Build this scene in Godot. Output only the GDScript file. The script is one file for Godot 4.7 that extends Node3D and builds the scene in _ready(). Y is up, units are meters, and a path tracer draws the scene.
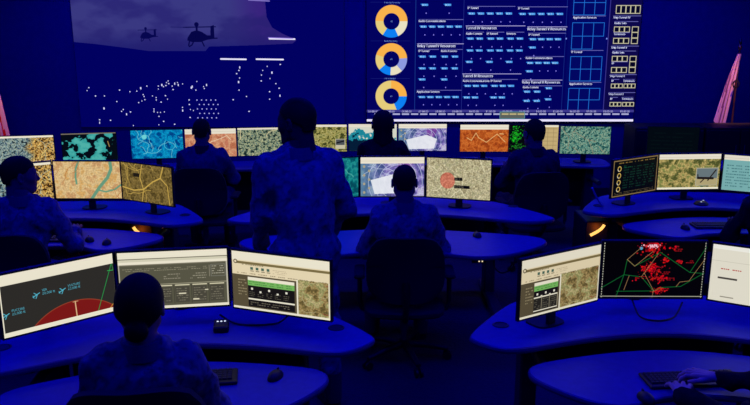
extends Node3D
# A dark operations room: curved two-tier desks with monitors, seated crew, a standing man and two large wall displays under blue ceiling lights.

const UPPER := 0.80      # height of the monitor shelf of a desk
const LOWER := 0.73      # height of its keyboard shelf
const MONITOR_Y := 1.052 # centre height of the monitors
const WALL_Z := -10.0

var taken := {}
var M := {}
var font: SystemFont
var text_cache := {}
var rng := RandomNumberGenerator.new()

# ------------------------------------------------------------------ naming
func numbered(called: String) -> String:
	var n: int = taken.get(called, 0)
	taken[called] = n + 1
	return called if n == 0 else "%s_%03d" % [called, n]

func thing(called: String, label: String, category: String, at := Vector3.ZERO, turn := 0.0, group := "") -> Node3D:
	var o := Node3D.new()
	o.name = numbered(called)
	add_child(o)
	o.position = at
	o.rotation.y = turn
	o.set_meta("label", label)
	o.set_meta("category", category)
	o.set_meta("kind", "thing")
	if group:
		o.set_meta("group", group)
	return o

func copy(o: Node3D, base: String, label: String, at: Vector3, turn: float, group := "") -> Node3D:
	var c: Node3D = o.duplicate()
	c.name = numbered(base)
	add_child(c)
	c.position = at
	c.rotation.y = turn
	c.set_meta("label", label)
	if group:
		c.set_meta("group", group)
	return c

func put(called: String, st: SurfaceTool, m: Material, parent: Node) -> MeshInstance3D:
	var o := MeshInstance3D.new()
	o.name = called
	o.mesh = st.commit()
	o.material_override = m
	o.cast_shadow = GeometryInstance3D.SHADOW_CASTING_SETTING_ON
	parent.add_child(o, true)
	return o

func structure(called: String, st: SurfaceTool, m: Material, label := "", category := "") -> MeshInstance3D:
	var o := put(called, st, m, self)
	o.set_meta("kind", "structure")
	if label:
		o.set_meta("label", label)
		o.set_meta("category", category)
	return o

# ------------------------------------------------------------------ geometry helpers
func mb() -> SurfaceTool:
	var st := SurfaceTool.new()
	st.begin(Mesh.PRIMITIVE_TRIANGLES)
	return st

func tri3(st: SurfaceTool, a: Vector3, b: Vector3, c: Vector3, na: Vector3, nb: Vector3, nc: Vector3) -> void:
	if (b - a).cross(c - a).dot(na + nb + nc) > 0.0:
		st.set_normal(na); st.add_vertex(a)
		st.set_normal(nc); st.add_vertex(c)
		st.set_normal(nb); st.add_vertex(b)
	else:
		st.set_normal(na); st.add_vertex(a)
		st.set_normal(nb); st.add_vertex(b)
		st.set_normal(nc); st.add_vertex(c)

func flat_tri(st: SurfaceTool, a: Vector3, b: Vector3, c: Vector3, out: Vector3) -> void:
	var n := (b - a).cross(c - a).normalized()
	if n.dot(out) < 0.0:
		n = -n
	tri3(st, a, b, c, n, n, n)

func flat_quad(st: SurfaceTool, a: Vector3, b: Vector3, c: Vector3, d: Vector3, out: Vector3) -> void:
	flat_tri(st, a, b, c, out)
	flat_tri(st, a, c, d, out)

# a box with chamfered edges
func cbox(st: SurfaceTool, at: Vector3, size: Vector3, ch := 0.004, basis := Basis()) -> void:
	var h := size * 0.5
	ch = minf(ch, minf(h.x, minf(h.y, h.z)) * 0.9)
	for axis in 3:
		var u := (axis + 1) % 3
		var v := (axis + 2) % 3
		for s in [-1.0, 1.0]:
			var q: Array[Vector3] = []
			for c in [[-1, -1], [1, -1], [1, 1], [-1, 1]]:
				var p := Vector3.ZERO
				p[axis] = s * h[axis]
				p[u] = c[0] * (h[u] - ch)
				p[v] = c[1] * (h[v] - ch)
				q.append(at + basis * p)
			var out := Vector3.ZERO
			out[axis] = s
			flat_quad(st, q[0], q[1], q[2], q[3], basis * out)
		for s in [-1.0, 1.0]:
			for t in [-1.0, 1.0]:
				var q: Array[Vector3] = []
				for e in [[0, -1], [0, 1], [1, 1], [1, -1]]:
					var p := Vector3.ZERO
					p[axis] = e[1] * (h[axis] - ch)
					p[u] = s * (h[u] - (ch if e[0] == 1 else 0.0))
					p[v] = t * (h[v] - (ch if e[0] == 0 else 0.0))
					q.append(at + basis * p)
				var out := Vector3.ZERO
				out[u] = s
				out[v] = t
				flat_quad(st, q[0], q[1], q[2], q[3], basis * out)
	for x in [-1.0, 1.0]:
		for y in [-1.0, 1.0]:
			for z in [-1.0, 1.0]:
				var o := Vector3(x, y, z)
				flat_tri(st, at + basis * (o * (h - Vector3(0, ch, ch))), at + basis * (o * (h - Vector3(ch, 0, ch))), at + basis * (o * (h - Vector3(ch, ch, 0))), basis * o)

func tube(st: SurfaceTool, pts: Array, r0: float, r1 := -1.0, seg := 8) -> void:
	if r1 < 0.0:
		r1 = r0
	var n := pts.size()
	var rings := []
	var side := Vector3.UP
	for i in n:
		var p: Vector3 = pts[i]
		var dir: Vector3 = (pts[mini(i + 1, n - 1)] - pts[maxi(i - 1, 0)]).normalized()
		if absf(dir.dot(side)) > 0.95:
			side = Vector3.RIGHT if absf(dir.x) < 0.9 else Vector3.FORWARD
		var x := side.cross(dir).normalized()
		var y := dir.cross(x).normalized()
		side = y
		var r := lerpf(r0, r1, float(i) / maxf(1.0, n - 1.0))
		var ring := []
		for k in seg:
			var a := TAU * k / seg
			var d := x * cos(a) + y * sin(a)
			ring.append([p + d * r, d])
		rings.append(ring)
		if i == 0 or i == n - 1:
			var out := -dir if i == 0 else dir
			for k in seg:
				tri3(st, p, ring[k][0], ring[(k + 1) % seg][0], out, out, out)
	for i in n - 1:
		for k in seg:
			var a = rings[i][k]
			var b = rings[i][(k + 1) % seg]
			var c = rings[i + 1][(k + 1) % seg]
			var d = rings[i + 1][k]
			tri3(st, a[0], b[0], c[0], a[1], b[1], c[1])
			tri3(st, a[0], c[0], d[0], a[1], c[1], d[1])

# profile of (radius, height) turned round the y axis through at
func lathe(st: SurfaceTool, at: Vector3, profile: Array, seg := 20) -> void:
	for i in profile.size() - 1:
		var p: Vector2 = profile[i]
		var q: Vector2 = profile[i + 1]
		var e := q - p
		for k in seg:
			var a := TAU * k / seg
			var b := TAU * (k + 1) / seg
			var da := Vector3(cos(a), 0, sin(a))
			var db := Vector3(cos(b), 0, sin(b))
			var na := (da * e.y + Vector3(0, -e.x, 0)).normalized()
			var nb := (db * e.y + Vector3(0, -e.x, 0)).normalized()
			if e.length() < 1e-6:
				continue
			if p.x > 1e-5:
				tri3(st, at + da * p.x + Vector3(0, p.y, 0), at + db * p.x + Vector3(0, p.y, 0), at + db * q.x + Vector3(0, q.y, 0), na, nb, nb)
			if q.x > 1e-5:
				tri3(st, at + da * p.x + Vector3(0, p.y, 0), at + db * q.x + Vector3(0, q.y, 0), at + da * q.x + Vector3(0, q.y, 0), na, nb, na)

func chaikin(p: PackedVector2Array, times: int) -> PackedVector2Array:
	for t in times:
		var o := PackedVector2Array()
		for i in p.size():
			var a := p[i]
			var b := p[(i + 1) % p.size()]
			o.append(a.lerp(b, 0.25))
			o.append(a.lerp(b, 0.75))
		p = o
	return p

# a slab: flat outline (x, z), from y0 up to y1
func slab(st: SurfaceTool, outline: PackedVector2Array, y0: float, y1: float) -> void:
	var idx := Geometry2D.triangulate_polygon(outline)
	for k in range(0, idx.size(), 3):
		var a := outline[idx[k]]
		var b := outline[idx[k + 1]]
		var c := outline[idx[k + 2]]
		flat_tri(st, Vector3(a.x, y1, a.y), Vector3(b.x, y1, b.y), Vector3(c.x, y1, c.y), Vector3.UP)
		flat_tri(st, Vector3(a.x, y0, a.y), Vector3(b.x, y0, b.y), Vector3(c.x, y0, c.y), Vector3.DOWN)
	rim(st, outline, [Vector2(0, y0), Vector2(0, y1)])

# a band round an outline; profile of (outward offset, height)
func rim(st: SurfaceTool, outline: PackedVector2Array, profile: Array) -> void:
	var n := outline.size()
	var sign_ := -1.0 if Geometry2D.is_polygon_clockwise(outline) else 1.0
	var nor := PackedVector2Array()
	for i in n:
		var d := (outline[(i + 1) % n] - outline[(i + n - 1) % n]).normalized()
		nor.append(Vector2(d.y, -d.x) * sign_)
	for k in profile.size() - 1:
		var p: Vector2 = profile[k]
		var q: Vector2 = profile[k + 1]
		var e := q - p
		for i in n:
			var j := (i + 1) % n
			var n0 := Vector3(nor[i].x * e.y, -e.x, nor[i].y * e.y).normalized()
			var n1 := Vector3(nor[j].x * e.y, -e.x, nor[j].y * e.y).normalized()
			var a := outline[i] + nor[i] * p.x
			var b := outline[j] + nor[j] * p.x
			var c := outline[j] + nor[j] * q.x
			var d := outline[i] + nor[i] * q.x
			tri3(st, Vector3(a.x, p.y, a.y), Vector3(b.x, p.y, b.y), Vector3(c.x, q.y, c.y), n0, n1, n1)
			tri3(st, Vector3(a.x, p.y, a.y), Vector3(c.x, q.y, c.y), Vector3(d.x, q.y, d.y), n0, n1, n0)

# an upright panel facing +z with texture coordinates
func panel(w: float, h: float, at := Vector3.ZERO) -> SurfaceTool:
	var st := mb()
	var c := [Vector3(-w / 2, h / 2, 0), Vector3(w / 2, h / 2, 0), Vector3(w / 2, -h / 2, 0), Vector3(-w / 2, -h / 2, 0)]
	var uv := [Vector2(0, 0), Vector2(1, 0), Vector2(1, 1), Vector2(0, 1)]
	for k in [0, 1, 2, 0, 2, 3]:
		st.set_normal(Vector3(0, 0, 1))
		st.set_uv(uv[k])
		st.add_vertex(at + c[k])
	return st

# ------------------------------------------------------------------ materials
func mat(c: Color, rough := 0.6, metal := 0.0) -> StandardMaterial3D:
	var m := StandardMaterial3D.new()
	m.albedo_color = c
	m.roughness = rough
	m.metallic = metal
	return m

func glow_mat(c: Color, energy: float) -> StandardMaterial3D:
	var m := mat(Color(0.02, 0.02, 0.02), 0.5)
	m.emission_enabled = true
	m.emission = c
	m.emission_energy_multiplier = energy
	return m

func noise_mat(a: Color, b: Color, rough: float, scale: float, seed_: int, bump := 0.0) -> StandardMaterial3D:
	var m := mat(Color.WHITE, rough)
	var n := FastNoiseLite.new()
	n.seed = seed_
	n.frequency = 0.05
	n.fractal_octaves = 4
	var g := n.get_seamless_image(256, 256)
	var im := Image.create(256, 256, false, Image.FORMAT_RGB8)
	for y in 256:
		for x in 256:
			im.set_pixel(x, y, a.lerp(b, g.get_pixel(x, y).r))
	m.albedo_texture = ImageTexture.create_from_image(im)
	m.uv1_triplanar = true
	m.uv1_world_triplanar = true
	m.uv1_scale = Vector3.ONE * scale
	if bump > 0.0:
		var nm: Image = g.duplicate()
		nm.convert(Image.FORMAT_RGBA8)
		nm.bump_map_to_normal_map(bump)
		m.normal_enabled = true
		m.normal_texture = ImageTexture.create_from_image(nm)
	return m

func vertex_mat(rough: float) -> StandardMaterial3D:
	var m := mat(Color.WHITE, rough)
	m.vertex_color_use_as_albedo = true
	m.metallic_specular = 0.2
	return m

func screen_mat(im: Image, energy: float) -> StandardMaterial3D:
	var m := mat(Color(0.012, 0.012, 0.014), 0.45)
	m.metallic_specular = 0.25
	m.emission_enabled = true
	m.emission = Color.WHITE
	m.emission_operator = BaseMaterial3D.EMISSION_OP_MULTIPLY
	m.emission_texture = ImageTexture.create_from_image(im)
	m.emission_energy_multiplier = energy
	return m

# ------------------------------------------------------------------ drawing what the screens show
func canvas(w: int, h: int, c: Color) -> Image:
	var im := Image.create(w, h, false, Image.FORMAT_RGB8)
	im.fill(c)
	return im

func rect(im: Image, x: float, y: float, w: float, h: float, c: Color) -> void:
	var x0 := int(round(x))
	var y0 := int(round(y))
	im.fill_rect(Rect2i(x0, y0, maxi(1, int(round(x + w)) - x0), maxi(1, int(round(y + h)) - y0)), c)

func frame(im: Image, x: float, y: float, w: float, h: float, t: float, c: Color) -> void:
	rect(im, x, y, w, t, c)
	rect(im, x, y + h - t, w, t, c)
	rect(im, x, y, t, h, c)
	rect(im, x + w - t, y, t, h, c)

func dab(im: Image, x: int, y: int, c: Color, a := 1.0) -> void:
	if x >= 0 and y >= 0 and x < im.get_width() and y < im.get_height():
		im.set_pixel(x, y, c if a >= 1.0 else im.get_pixel(x, y).lerp(c, a))

func stroke(im: Image, a: Vector2, b: Vector2, t: float, c: Color) -> void:
	var r := t * 0.5
	var lo := Vector2(minf(a.x, b.x), minf(a.y, b.y)) - Vector2(r + 1, r + 1)
	var hi := Vector2(maxf(a.x, b.x), maxf(a.y, b.y)) + Vector2(r + 1, r + 1)
	var d := b - a
	var l2 := maxf(d.length_squared(), 1e-6)
	for y in range(int(lo.y), int(hi.y) + 1):
		for x in range(int(lo.x), int(hi.x) + 1):
			var p := Vector2(x + 0.5, y + 0.5)
			var k := clampf((p - a).dot(d) / l2, 0.0, 1.0)
			var e := p.distance_to(a + d * k)
			if e < r + 0.5:
				dab(im, x, y, c, clampf(r + 0.5 - e, 0.0, 1.0))

func path(im: Image, pts: Array, t: float, c: Color) -> void:
	for k in pts.size() - 1:
		stroke(im, pts[k], pts[k + 1], t, c)

func ring(im: Image, at: Vector2, r0: float, r1: float, a0: float, a1: float, c: Color) -> void:
	for y in range(int(at.y - r1 - 1), int(at.y + r1 + 2)):
		for x in range(int(at.x - r1 - 1), int(at.x + r1 + 2)):
			var d := Vector2(x + 0.5, y + 0.5) - at
			var l := d.length()
			if l < r0 - 0.5 or l > r1 + 0.5:
				continue
			var an := fposmod(atan2(d.x, -d.y), TAU)   # clockwise from the top
			if an >= a0 and an < a1:
				dab(im, x, y, c, clampf(minf(l - r0 + 0.5, r1 + 0.5 - l), 0.0, 1.0))

func disc(im: Image, at: Vector2, r: float, c: Color) -> void:
	ring(im, at, -1.0, r, 0.0, TAU + 1.0, c)

func poly(im: Image, pts: PackedVector2Array, c: Color, a := 1.0) -> void:
	var lo := pts[0]
	var hi := pts[0]
	for p in pts:
		lo = lo.min(p)
		hi = hi.max(p)
	for y in range(maxi(0, int(lo.y)), mini(im.get_height(), int(hi.y) + 1)):
		for x in range(maxi(0, int(lo.x)), mini(im.get_width(), int(hi.x) + 1)):
			if Geometry2D.is_point_in_polygon(Vector2(x + 0.5, y + 0.5), pts):
				dab(im, x, y, c, a)

func text_shape(s: String) -> Array:
	if not text_cache.has(s):
		var tm := TextMesh.new()
		tm.font = font
		tm.font_size = 32
		tm.pixel_size = 0.01
		tm.depth = 0.0
		tm.text = s
		var ar := tm.surface_get_arrays(0) if tm.get_surface_count() > 0 else []
		text_cache[s] = [ar, tm.get_aabb()]
	return text_cache[s]

# lettering: x = left edge, y = baseline, h = height of capitals, in texels
func write(im: Image, s: String, x: float, y: float, h: float, c: Color) -> void:
	var d := text_shape(s)
	if d[0].is_empty():
		return
	var cap: AABB = text_shape("H")[1]
	var k := h / cap.size.y
	var left: float = d[1].position.x
	var base := cap.position.y
	var v: PackedVector3Array = d[0][Mesh.ARRAY_VERTEX]
	var idx: PackedInt32Array = d[0][Mesh.ARRAY_INDEX] if d[0][Mesh.ARRAY_INDEX] != null else PackedInt32Array(range(v.size()))
	for t in range(0, idx.size(), 3):
		var p := [Vector2.ZERO, Vector2.ZERO, Vector2.ZERO]
		for j in 3:
			var q := v[idx[t + j]]
			p[j] = Vector2(x + (q.x - left) * k, y - (q.y - base) * k)
		var lo: Vector2 = p[0].min(p[1]).min(p[2])
		var hi: Vector2 = p[0].max(p[1]).max(p[2])
		for yy in range(int(lo.y), int(hi.y) + 1):
			for xx in range(int(lo.x), int(hi.x) + 1):
				if Geometry2D.point_is_inside_triangle(Vector2(xx + 0.5, yy + 0.5), p[0], p[1], p[2]):
					dab(im, xx, yy, c)

func aerial(w: int, h: int, seed_: int, freq: float, stops: Array, detail := 0.35) -> Image:
	var n := FastNoiseLite.new()
	n.seed = seed_
	n.noise_type = FastNoiseLite.TYPE_SIMPLEX_SMOOTH
	n.frequency = freq
	n.fractal_octaves = 5
	n.fractal_gain = 0.42 + detail * 0.2
	n.domain_warp_enabled = true
	n.domain_warp_amplitude = 18.0
	n.domain_warp_frequency = freq * 0.7
	var im := canvas(w, h, Color.BLACK)
	var fine := FastNoiseLite.new()
	fine.seed = seed_ + 500
	fine.noise_type = FastNoiseLite.TYPE_SIMPLEX_SMOOTH
	fine.frequency = 0.11
	fine.fractal_octaves = 2
	var last := stops.size() - 1
	for y in h:
		for x in w:
			var g := fine.get_noise_2d(x, y)
			var v := clampf(n.get_noise_2d(x, y) * 1.5 + g * detail * 0.24 + 0.5, 0.0, 0.999) * last
			var k := int(v)
			im.set_pixel(x, y, stops[k].lerp(stops[k + 1], v - k) * (1.0 + g * detail * 0.35))
	return im

func roads(im: Image, seed_: int, count: int, t: float, c: Color, x0 := 0.0, wig := 0.6) -> void:
	var r := RandomNumberGenerator.new()
	r.seed = seed_
	var w := im.get_width()
	var h := im.get_height()
	for k in count:
		var p := Vector2(r.randf_range(x0, w), r.randf_range(0, h))
		var a := r.randf() * TAU
		var pts := [p]
		for j in 9:
			a += r.randf_range(-wig, wig)
			p += Vector2(cos(a), sin(a)) * w * 0.055
			if p.x < x0:
				break
			pts.append(p)
		path(im, pts, t, c)

func typed_lines(im: Image, x: float, y: float, w: float, n: int, step: float, c: Color, seed_: int) -> void:
	var r := RandomNumberGenerator.new()
	r.seed = seed_
	for k in n:
		var p := x
		while p < x + w - 4:
			var l := r.randf_range(3, 9)
			if r.randf() < 0.75:
				rect(im, p, y + k * step, minf(l, x + w - p), maxf(1.0, step * 0.35), c)
			p += l + 2

func header(im: Image, part := 0.12) -> void:
	var w := im.get_width()
	var h := im.get_height()
	rect(im, 0, 0, w, h * part, Color(0.95, 0.92, 0.84))
	rect(im, 0, h * part * 0.55, w, 1, Color(0.75, 0.71, 0.62))

func screen_image(kind: String) -> Image:
	var cream := Color(0.96, 0.93, 0.84)
	var im: Image
	match kind:
		"radar":
			im = canvas(384, 216, Color(0.185, 0.18, 0.16))
			ring(im, Vector2(240, 345), 0, 203, 0, TAU, Color(0.50, 0.10, 0.08))
			ring(im, Vector2(240, 345), 201, 204, 0, TAU, Color(0.62, 0.26, 0.16))
			stroke(im, Vector2(240, 146), Vector2(242, 200), 4, Color(0.9, 0.75, 0.55))
			stroke(im, Vector2(232, 146), Vector2(250, 146), 2, Color(0.9, 0.75, 0.55))
			stroke(im, Vector2(379, 34), Vector2(318, 200), 2.5, Color(0.15, 0.62, 0.3))
			stroke(im, Vector2(379, 34), Vector2(382, 60), 2.0, Color(0.15, 0.62, 0.3))
			stroke(im, Vector2(362, 60), Vector2(382, 62), 2.5, Color(0.2, 0.75, 0.35))
			stroke(im, Vector2(360, 202), Vector2(384, 176), 2.5, Color(0.85, 0.65, 0.25))
			for a in [[12, 140, "PUCCINI", "25,000 ft"], [114, 92, "VIA", "20,000 ft"], [200, 96, "VULTURE", "23,000 ft"]]:
				var p := Vector2(a[0], a[1])
				var c := Color(0.35, 0.78, 0.88)
				path(im, [p + Vector2(-11, 5), p + Vector2(11, -6)], 3, c)
				path(im, [p + Vector2(-7, -9), p + Vector2(3, 0), p + Vector2(-2, 11)], 2.5, c)
				path(im, [p + Vector2(-11, 0), p + Vector2(-8, 9)], 2, c)
				write(im, a[2], p.x + 20, p.y - 9, 8, c)
				write(im, a[3], p.x + 20, p.y + 3, 8, c)
			rect(im, 0, 0, 384, 37, cream)
			rect(im, 0, 200, 384, 16, cream)
			rect(im, 0, 37, 4, 170, cream)
		"table":
			im = canvas(384, 216, Color(0.36, 0.35, 0.28))
			rect(im, 0, 0, 384, 46, cream)
			rect(im, 0, 24, 384, 3, Color(0.45, 0.43, 0.36))
			rect(im, 0, 27, 384, 9, Color(0.86, 0.84, 0.74))
			rect(im, 0, 46, 384, 4, Color(0.5, 0.48, 0.4))
			typed_lines(im, 14, 62, 300, 2, 7, Color(0.62, 0.6, 0.5), 3)
			typed_lines(im, 20, 92, 90, 3, 9, Color(0.55, 0.53, 0.45), 4)
			typed_lines(im, 156, 86, 60, 3, 8, Color(0.6, 0.58, 0.5), 5)
			typed_lines(im, 250, 86, 60, 3, 9, Color(0.62, 0.6, 0.52), 6)
			rect(im, 318, 58, 2, 44, Color(0.6, 0.58, 0.5))
			frame(im, 324, 56, 52, 46, 2, Color(0.5, 0.5, 0.46))
			typed_lines(im, 328, 62, 44, 4, 9, Color(0.7, 0.68, 0.6), 7)
			rect(im, 0, 122, 384, 3, Color(0.64, 0.62, 0.52))
			for k in 6:
				var x := 8.0 + k * 62
				rect(im, x, 128, 52, 4, Color(0.88, 0.85, 0.72) if k > 1 else Color(0.6, 0.58, 0.48))
				rect(im, x - 5, 128, 2, 72, Color(0.24, 0.23, 0.19))
				rect(im, x, 136, 50, 60, Color(0.30, 0.29, 0.24))
				typed_lines(im, x + 4, 142, 44, 6, 9, Color(0.5, 0.48, 0.4), 20 + k)
			rect(im, 206, 160, 26, 5, Color(0.9, 0.87, 0.75))
			rect(im, 256, 184, 22, 5, Color(0.9, 0.87, 0.75))
			rect(im, 300, 150, 12, 4, Color(0.9, 0.87, 0.75))
			rect(im, 0, 206, 384, 10, cream)
			rect(im, 0, 46, 4, 160, Color(0.75, 0.73, 0.64))
			rect(im, 379, 46, 5, 160, Color(0.8, 0.78, 0.7))
		"planner", "planner_wide":
			var split := 262 if kind == "planner" else 190
			im = canvas(384, 216, Color(0.93, 0.87, 0.72))
			rect(im, 0, 0, 384, 32, cream)
			rect(im, 18, 36, 366, 9, Color(0.50, 0.44, 0.28))
			ring(im, Vector2(14, 38), 5, 8, 0, TAU, Color(0.3, 0.27, 0.2))
			typed_lines(im, 40, 46, 90, 1, 6, Color(0.4, 0.35, 0.25), 2)
			for k in 4:
				rect(im, 74 + k * 22, 54, 11, 10, Color(0.3, 0.42, 0.36))
				rect(im, 74 + k * 22, 67, 14, 3, Color(0.5, 0.45, 0.35))
			typed_lines(im, 164, 56, 60, 3, 6, Color(0.75, 0.68, 0.55), 9)
			typed_lines(im, 10, 78, 370, 1, 8, Color(0.6, 0.54, 0.42), 10)
			rect(im, 0, 86, split - 6, 130, Color(0.36, 0.32, 0.23))
			typed_lines(im, 22, 104, 36, 6, 11, Color(0.6, 0.55, 0.42), 11)
			rect(im, 62, 92, split - 76, 12, cream)
			rect(im, 62, 104, split - 76, 20, Color(0.48, 0.74, 0.38))
			typed_lines(im, 66, 108, split - 90, 2, 8, Color(0.3, 0.52, 0.26), 12)
			rect(im, 62, 124, split - 76, 80, Color(0.10, 0.09, 0.08))
			for k in 5:
				var x := 66.0 + k * (split - 90) / 5.0
				rect(im, x + 8, 132 + (k % 2) * 10, 8, 8, Color(0.95, 0.93, 0.86))
				typed_lines(im, x, 148, 24, 3, 7, Color(0.42, 0.4, 0.34), 30 + k)
			if kind == "planner":
				rect(im, 62, 172, split - 76, 6, cream)
				typed_lines(im, 70, 186, split - 96, 2, 8, Color(0.45, 0.42, 0.35), 14)
			else:
				rect(im, 62, 146, split - 76, 5, cream)
				for k in 3:
					rect(im, 62 + k * 38, 151, 36, 44, Color(0.16, 0.15, 0.12))
					typed_lines(im, 66 + k * 38, 156, 28, 5, 8, Color(0.42, 0.4, 0.34), 40 + k)
					rect(im, 98 + k * 38, 146, 3, 50, Color(0.7, 0.66, 0.55))
				rect(im, 62, 196, split - 76, 4, cream)
			var mp := aerial(384 - split, 130, 71, 0.02, [Color(0.42, 0.36, 0.2), Color(0.58, 0.5, 0.3), Color(0.66, 0.55, 0.36), Color(0.56, 0.58, 0.36), Color(0.72, 0.66, 0.46)], 0.6)
			roads(mp, 5, 5, 1.5, Color(0.78, 0.74, 0.56))
			roads(mp, 9, 2, 2.0, Color(0.55, 0.2, 0.16))
			im.blit_rect(mp, Rect2i(0, 0, 384 - split, 130), Vector2i(split, 80))
			rect(im, split - 6, 80, 6, 136, cream)
			rect(im, 0, 208, 384, 8, cream)
			rect(im, 379, 80, 5, 136, cream)
		"threat":
			im = canvas(384, 216, Color(0.012, 0.01, 0.01))
			var r := RandomNumberGenerator.new()
			r.seed = 77
			for a in [[180, 18, 40, 34, 60], [186, 104, 44, 22, 46], [215, 140, 30, 14, 20], [235, 70, 14, 10, 6], [292, 74, 16, 8, 6], [218, 190, 30, 12, 16], [130, 140, 8, 6, 3], [264, 22, 14, 8, 5]]:
				for k in a[4] * 3:
					var p := Vector2(a[0] + r.randfn(0, 0.5) * a[2], a[1] + r.randfn(0, 0.5) * a[3])
					disc(im, p, r.randf_range(1.0, 4.0), Color(r.randf_range(0.5, 0.95), r.randf_range(0.0, 0.12), r.randf_range(0.02, 0.14)))
			for k in 60:
				disc(im, Vector2(185 + r.randfn(0, 16), 8 + absf(r.randfn(0, 6))), r.randf_range(1, 3), Color(0.95, 0.75, 0.8))
			disc(im, Vector2(141, 22), 6, Color(0.3, 0.65, 0.8))
			var g := Color(0.06, 0.42, 0.18)
			var tan_ := Color(0.66, 0.5, 0.32)
			for l in [[[0, 180], [84, 126]], [[60, 216], [84, 126], [92, 66], [122, 92], [214, 38], [330, 116], [384, 120]], [[60, 192], [200, 190], [230, 176], [300, 172], [384, 118]], [[330, 116], [384, 16]], [[84, 126], [150, 134], [200, 190]]]:
				var pts := []
				for p in l:
					pts.append(Vector2(p[0], p[1]))
				path(im, pts, 2.5, g)
			for l in [[[92, 66], [122, 92], [186, 34]], [[104, 130], [88, 186]], [[150, 134], [206, 44]], [[384, 60], [330, 150], [296, 154], [284, 172]], [[92, 66], [140, 20]], [[160, 120], [200, 188], [196, 216]]]:
				var pts := []
				for p in l:
					pts.append(Vector2(p[0], p[1]))
				path(im, pts, 2.0, tan_)
			for a in [[266, 30, "SITE 2"], [312, 76, "SITE 4"], [226, 120, "SITE 1"], [246, 144, "SITE 6"], [142, 138, "SITE 3"], [228, 186, "SITE 5"]]:
				typed_lines(im, a[0], a[1] - 6, 30, 2, 7, Color(0.8, 0.1, 0.12), a[0])
			for k in 22:
				rect(im, 3, k * 10.0, 3, 6, Color(0.72, 0.72, 0.66))
				rect(im, 378, k * 10.0, 3, 6, Color(0.72, 0.72, 0.66))
			rect(im, 0, 210, 384, 3, Color(0.66, 0.66, 0.6))
		"document":
			im = canvas(384, 216, Color(0.93, 0.91, 0.84))
			rect(im, 0, 0, 384, 16, Color(0.98, 0.97, 0.93))
			rect(im, 0, 60, 384, 2, Color(0.84, 0.82, 0.75))
			typed_lines(im, 34, 88, 70, 1, 10, Color(0.75, 0.32, 0.28), 51)
			rect(im, 26, 122, 66, 7, Color(0.3, 0.28, 0.26))
			rect(im, 40, 196, 46, 4, Color(0.6, 0.58, 0.52))
			for k in 8:
				typed_lines(im, 160, 80 + k * 14, 190, 1, 10, Color(0.62, 0.6, 0.55), 60 + k)
		"mosaic":
			im = aerial(256, 144, 12, 0.05, [Color(0.1, 0.12, 0.12), Color(0.3, 0.42, 0.5), Color(0.5, 0.62, 0.62), Color(0.72, 0.74, 0.62), Color(0.2, 0.3, 0.42)], 0.9)
			var b := aerial(256, 144, 13, 0.05, [Color(0.15, 0.11, 0.05), Color(0.62, 0.42, 0.16), Color(0.85, 0.66, 0.32), Color(0.9, 0.78, 0.5), Color(0.25, 0.18, 0.1)], 0.9)
			for y in 144:
				for x in 256:
					im.set_pixel(x, y, im.get_pixel(x, y).lerp(b.get_pixel(x, y), clampf((x - 125.0 - 14.0 * sin(y * 0.08)) / 30.0, 0, 1)))
			roads(im, 21, 14, 1.5, Color(0.75, 0.8, 0.72), 0, 0.9)
			roads(im, 22, 10, 1.5, Color(0.95, 0.85, 0.5), 140, 0.9)
			rect(im, 0, 0, 256, 9, cream)
		"river":
			im = aerial(256, 144, 31, 0.02, [Color(0.80, 0.62, 0.42), Color(0.86, 0.72, 0.50), Color(0.88, 0.77, 0.56), Color(0.84, 0.66, 0.40)], 0.4)
			var c := Color(0.42, 0.62, 0.50)
			path(im, [Vector2(98, 0), Vector2(86, 26), Vector2(82, 60), Vector2(84, 86)], 7, c)
			path(im, [Vector2(220, 0), Vector2(222, 28), Vector2(206, 62), Vector2(172, 100), Vector2(140, 144)], 12, c)
			path(im, [Vector2(256, 90), Vector2(232, 108), Vector2(196, 118), Vector2(170, 112)], 6, c)
			roads(im, 6, 5, 1.5, Color(0.72, 0.42, 0.2))
		"olive":
			im = aerial(256, 144, 41, 0.03, [Color(0.34, 0.28, 0.12), Color(0.46, 0.38, 0.18), Color(0.55, 0.46, 0.24), Color(0.42, 0.35, 0.17)], 0.7)
			var c := Color(0.82, 0.68, 0.32)
			path(im, [Vector2(0, 96), Vector2(60, 104), Vector2(110, 96), Vector2(160, 62), Vector2(200, 44), Vector2(216, 0)], 5, c)
			path(im, [Vector2(200, 44), Vector2(232, 70), Vector2(240, 144)], 4, c)
			path(im, [Vector2(110, 0), Vector2(96, 50), Vector2(110, 96), Vector2(100, 144)], 4, c)
			roads(im, 8, 9, 2, c)
			rect(im, 62, 36, 32, 14, Color(0.12, 0.1, 0.06))
		"teal":
			im = aerial(256, 144, 51, 0.02, [Color(0.02, 0.32, 0.38), Color(0.05, 0.5, 0.52), Color(0.16, 0.62, 0.6), Color(0.05, 0.42, 0.48)], 0.3)
			roads(im, 3, 3, 2, Color(0.4, 0.75, 0.7))
		"network":
			im = aerial(256, 144, 61, 0.02, [Color(0.28, 0.3, 0.55), Color(0.42, 0.38, 0.66), Color(0.56, 0.5, 0.78), Color(0.75, 0.72, 0.85)], 0.4)
			for y in 144:
				for x in 110:
					im.set_pixel(x, y, im.get_pixel(x, y).lerp(Color(0.32, 0.55, 0.62), 0.75 * (1.0 - x / 110.0)))
			poly(im, PackedVector2Array([Vector2(150, 20), Vector2(210, 22), Vector2(190, 70), Vector2(150, 60)]), Color(0.5, 0.2, 0.6), 0.6)
			for k in 5:
				ring(im, Vector2(140, 90), 20 + k * 22.0, 22 + k * 22.0, 0, TAU, Color(0.78, 0.82, 0.92))
			roads(im, 17, 12, 1.5, Color(0.82, 0.86, 0.95))
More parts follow.
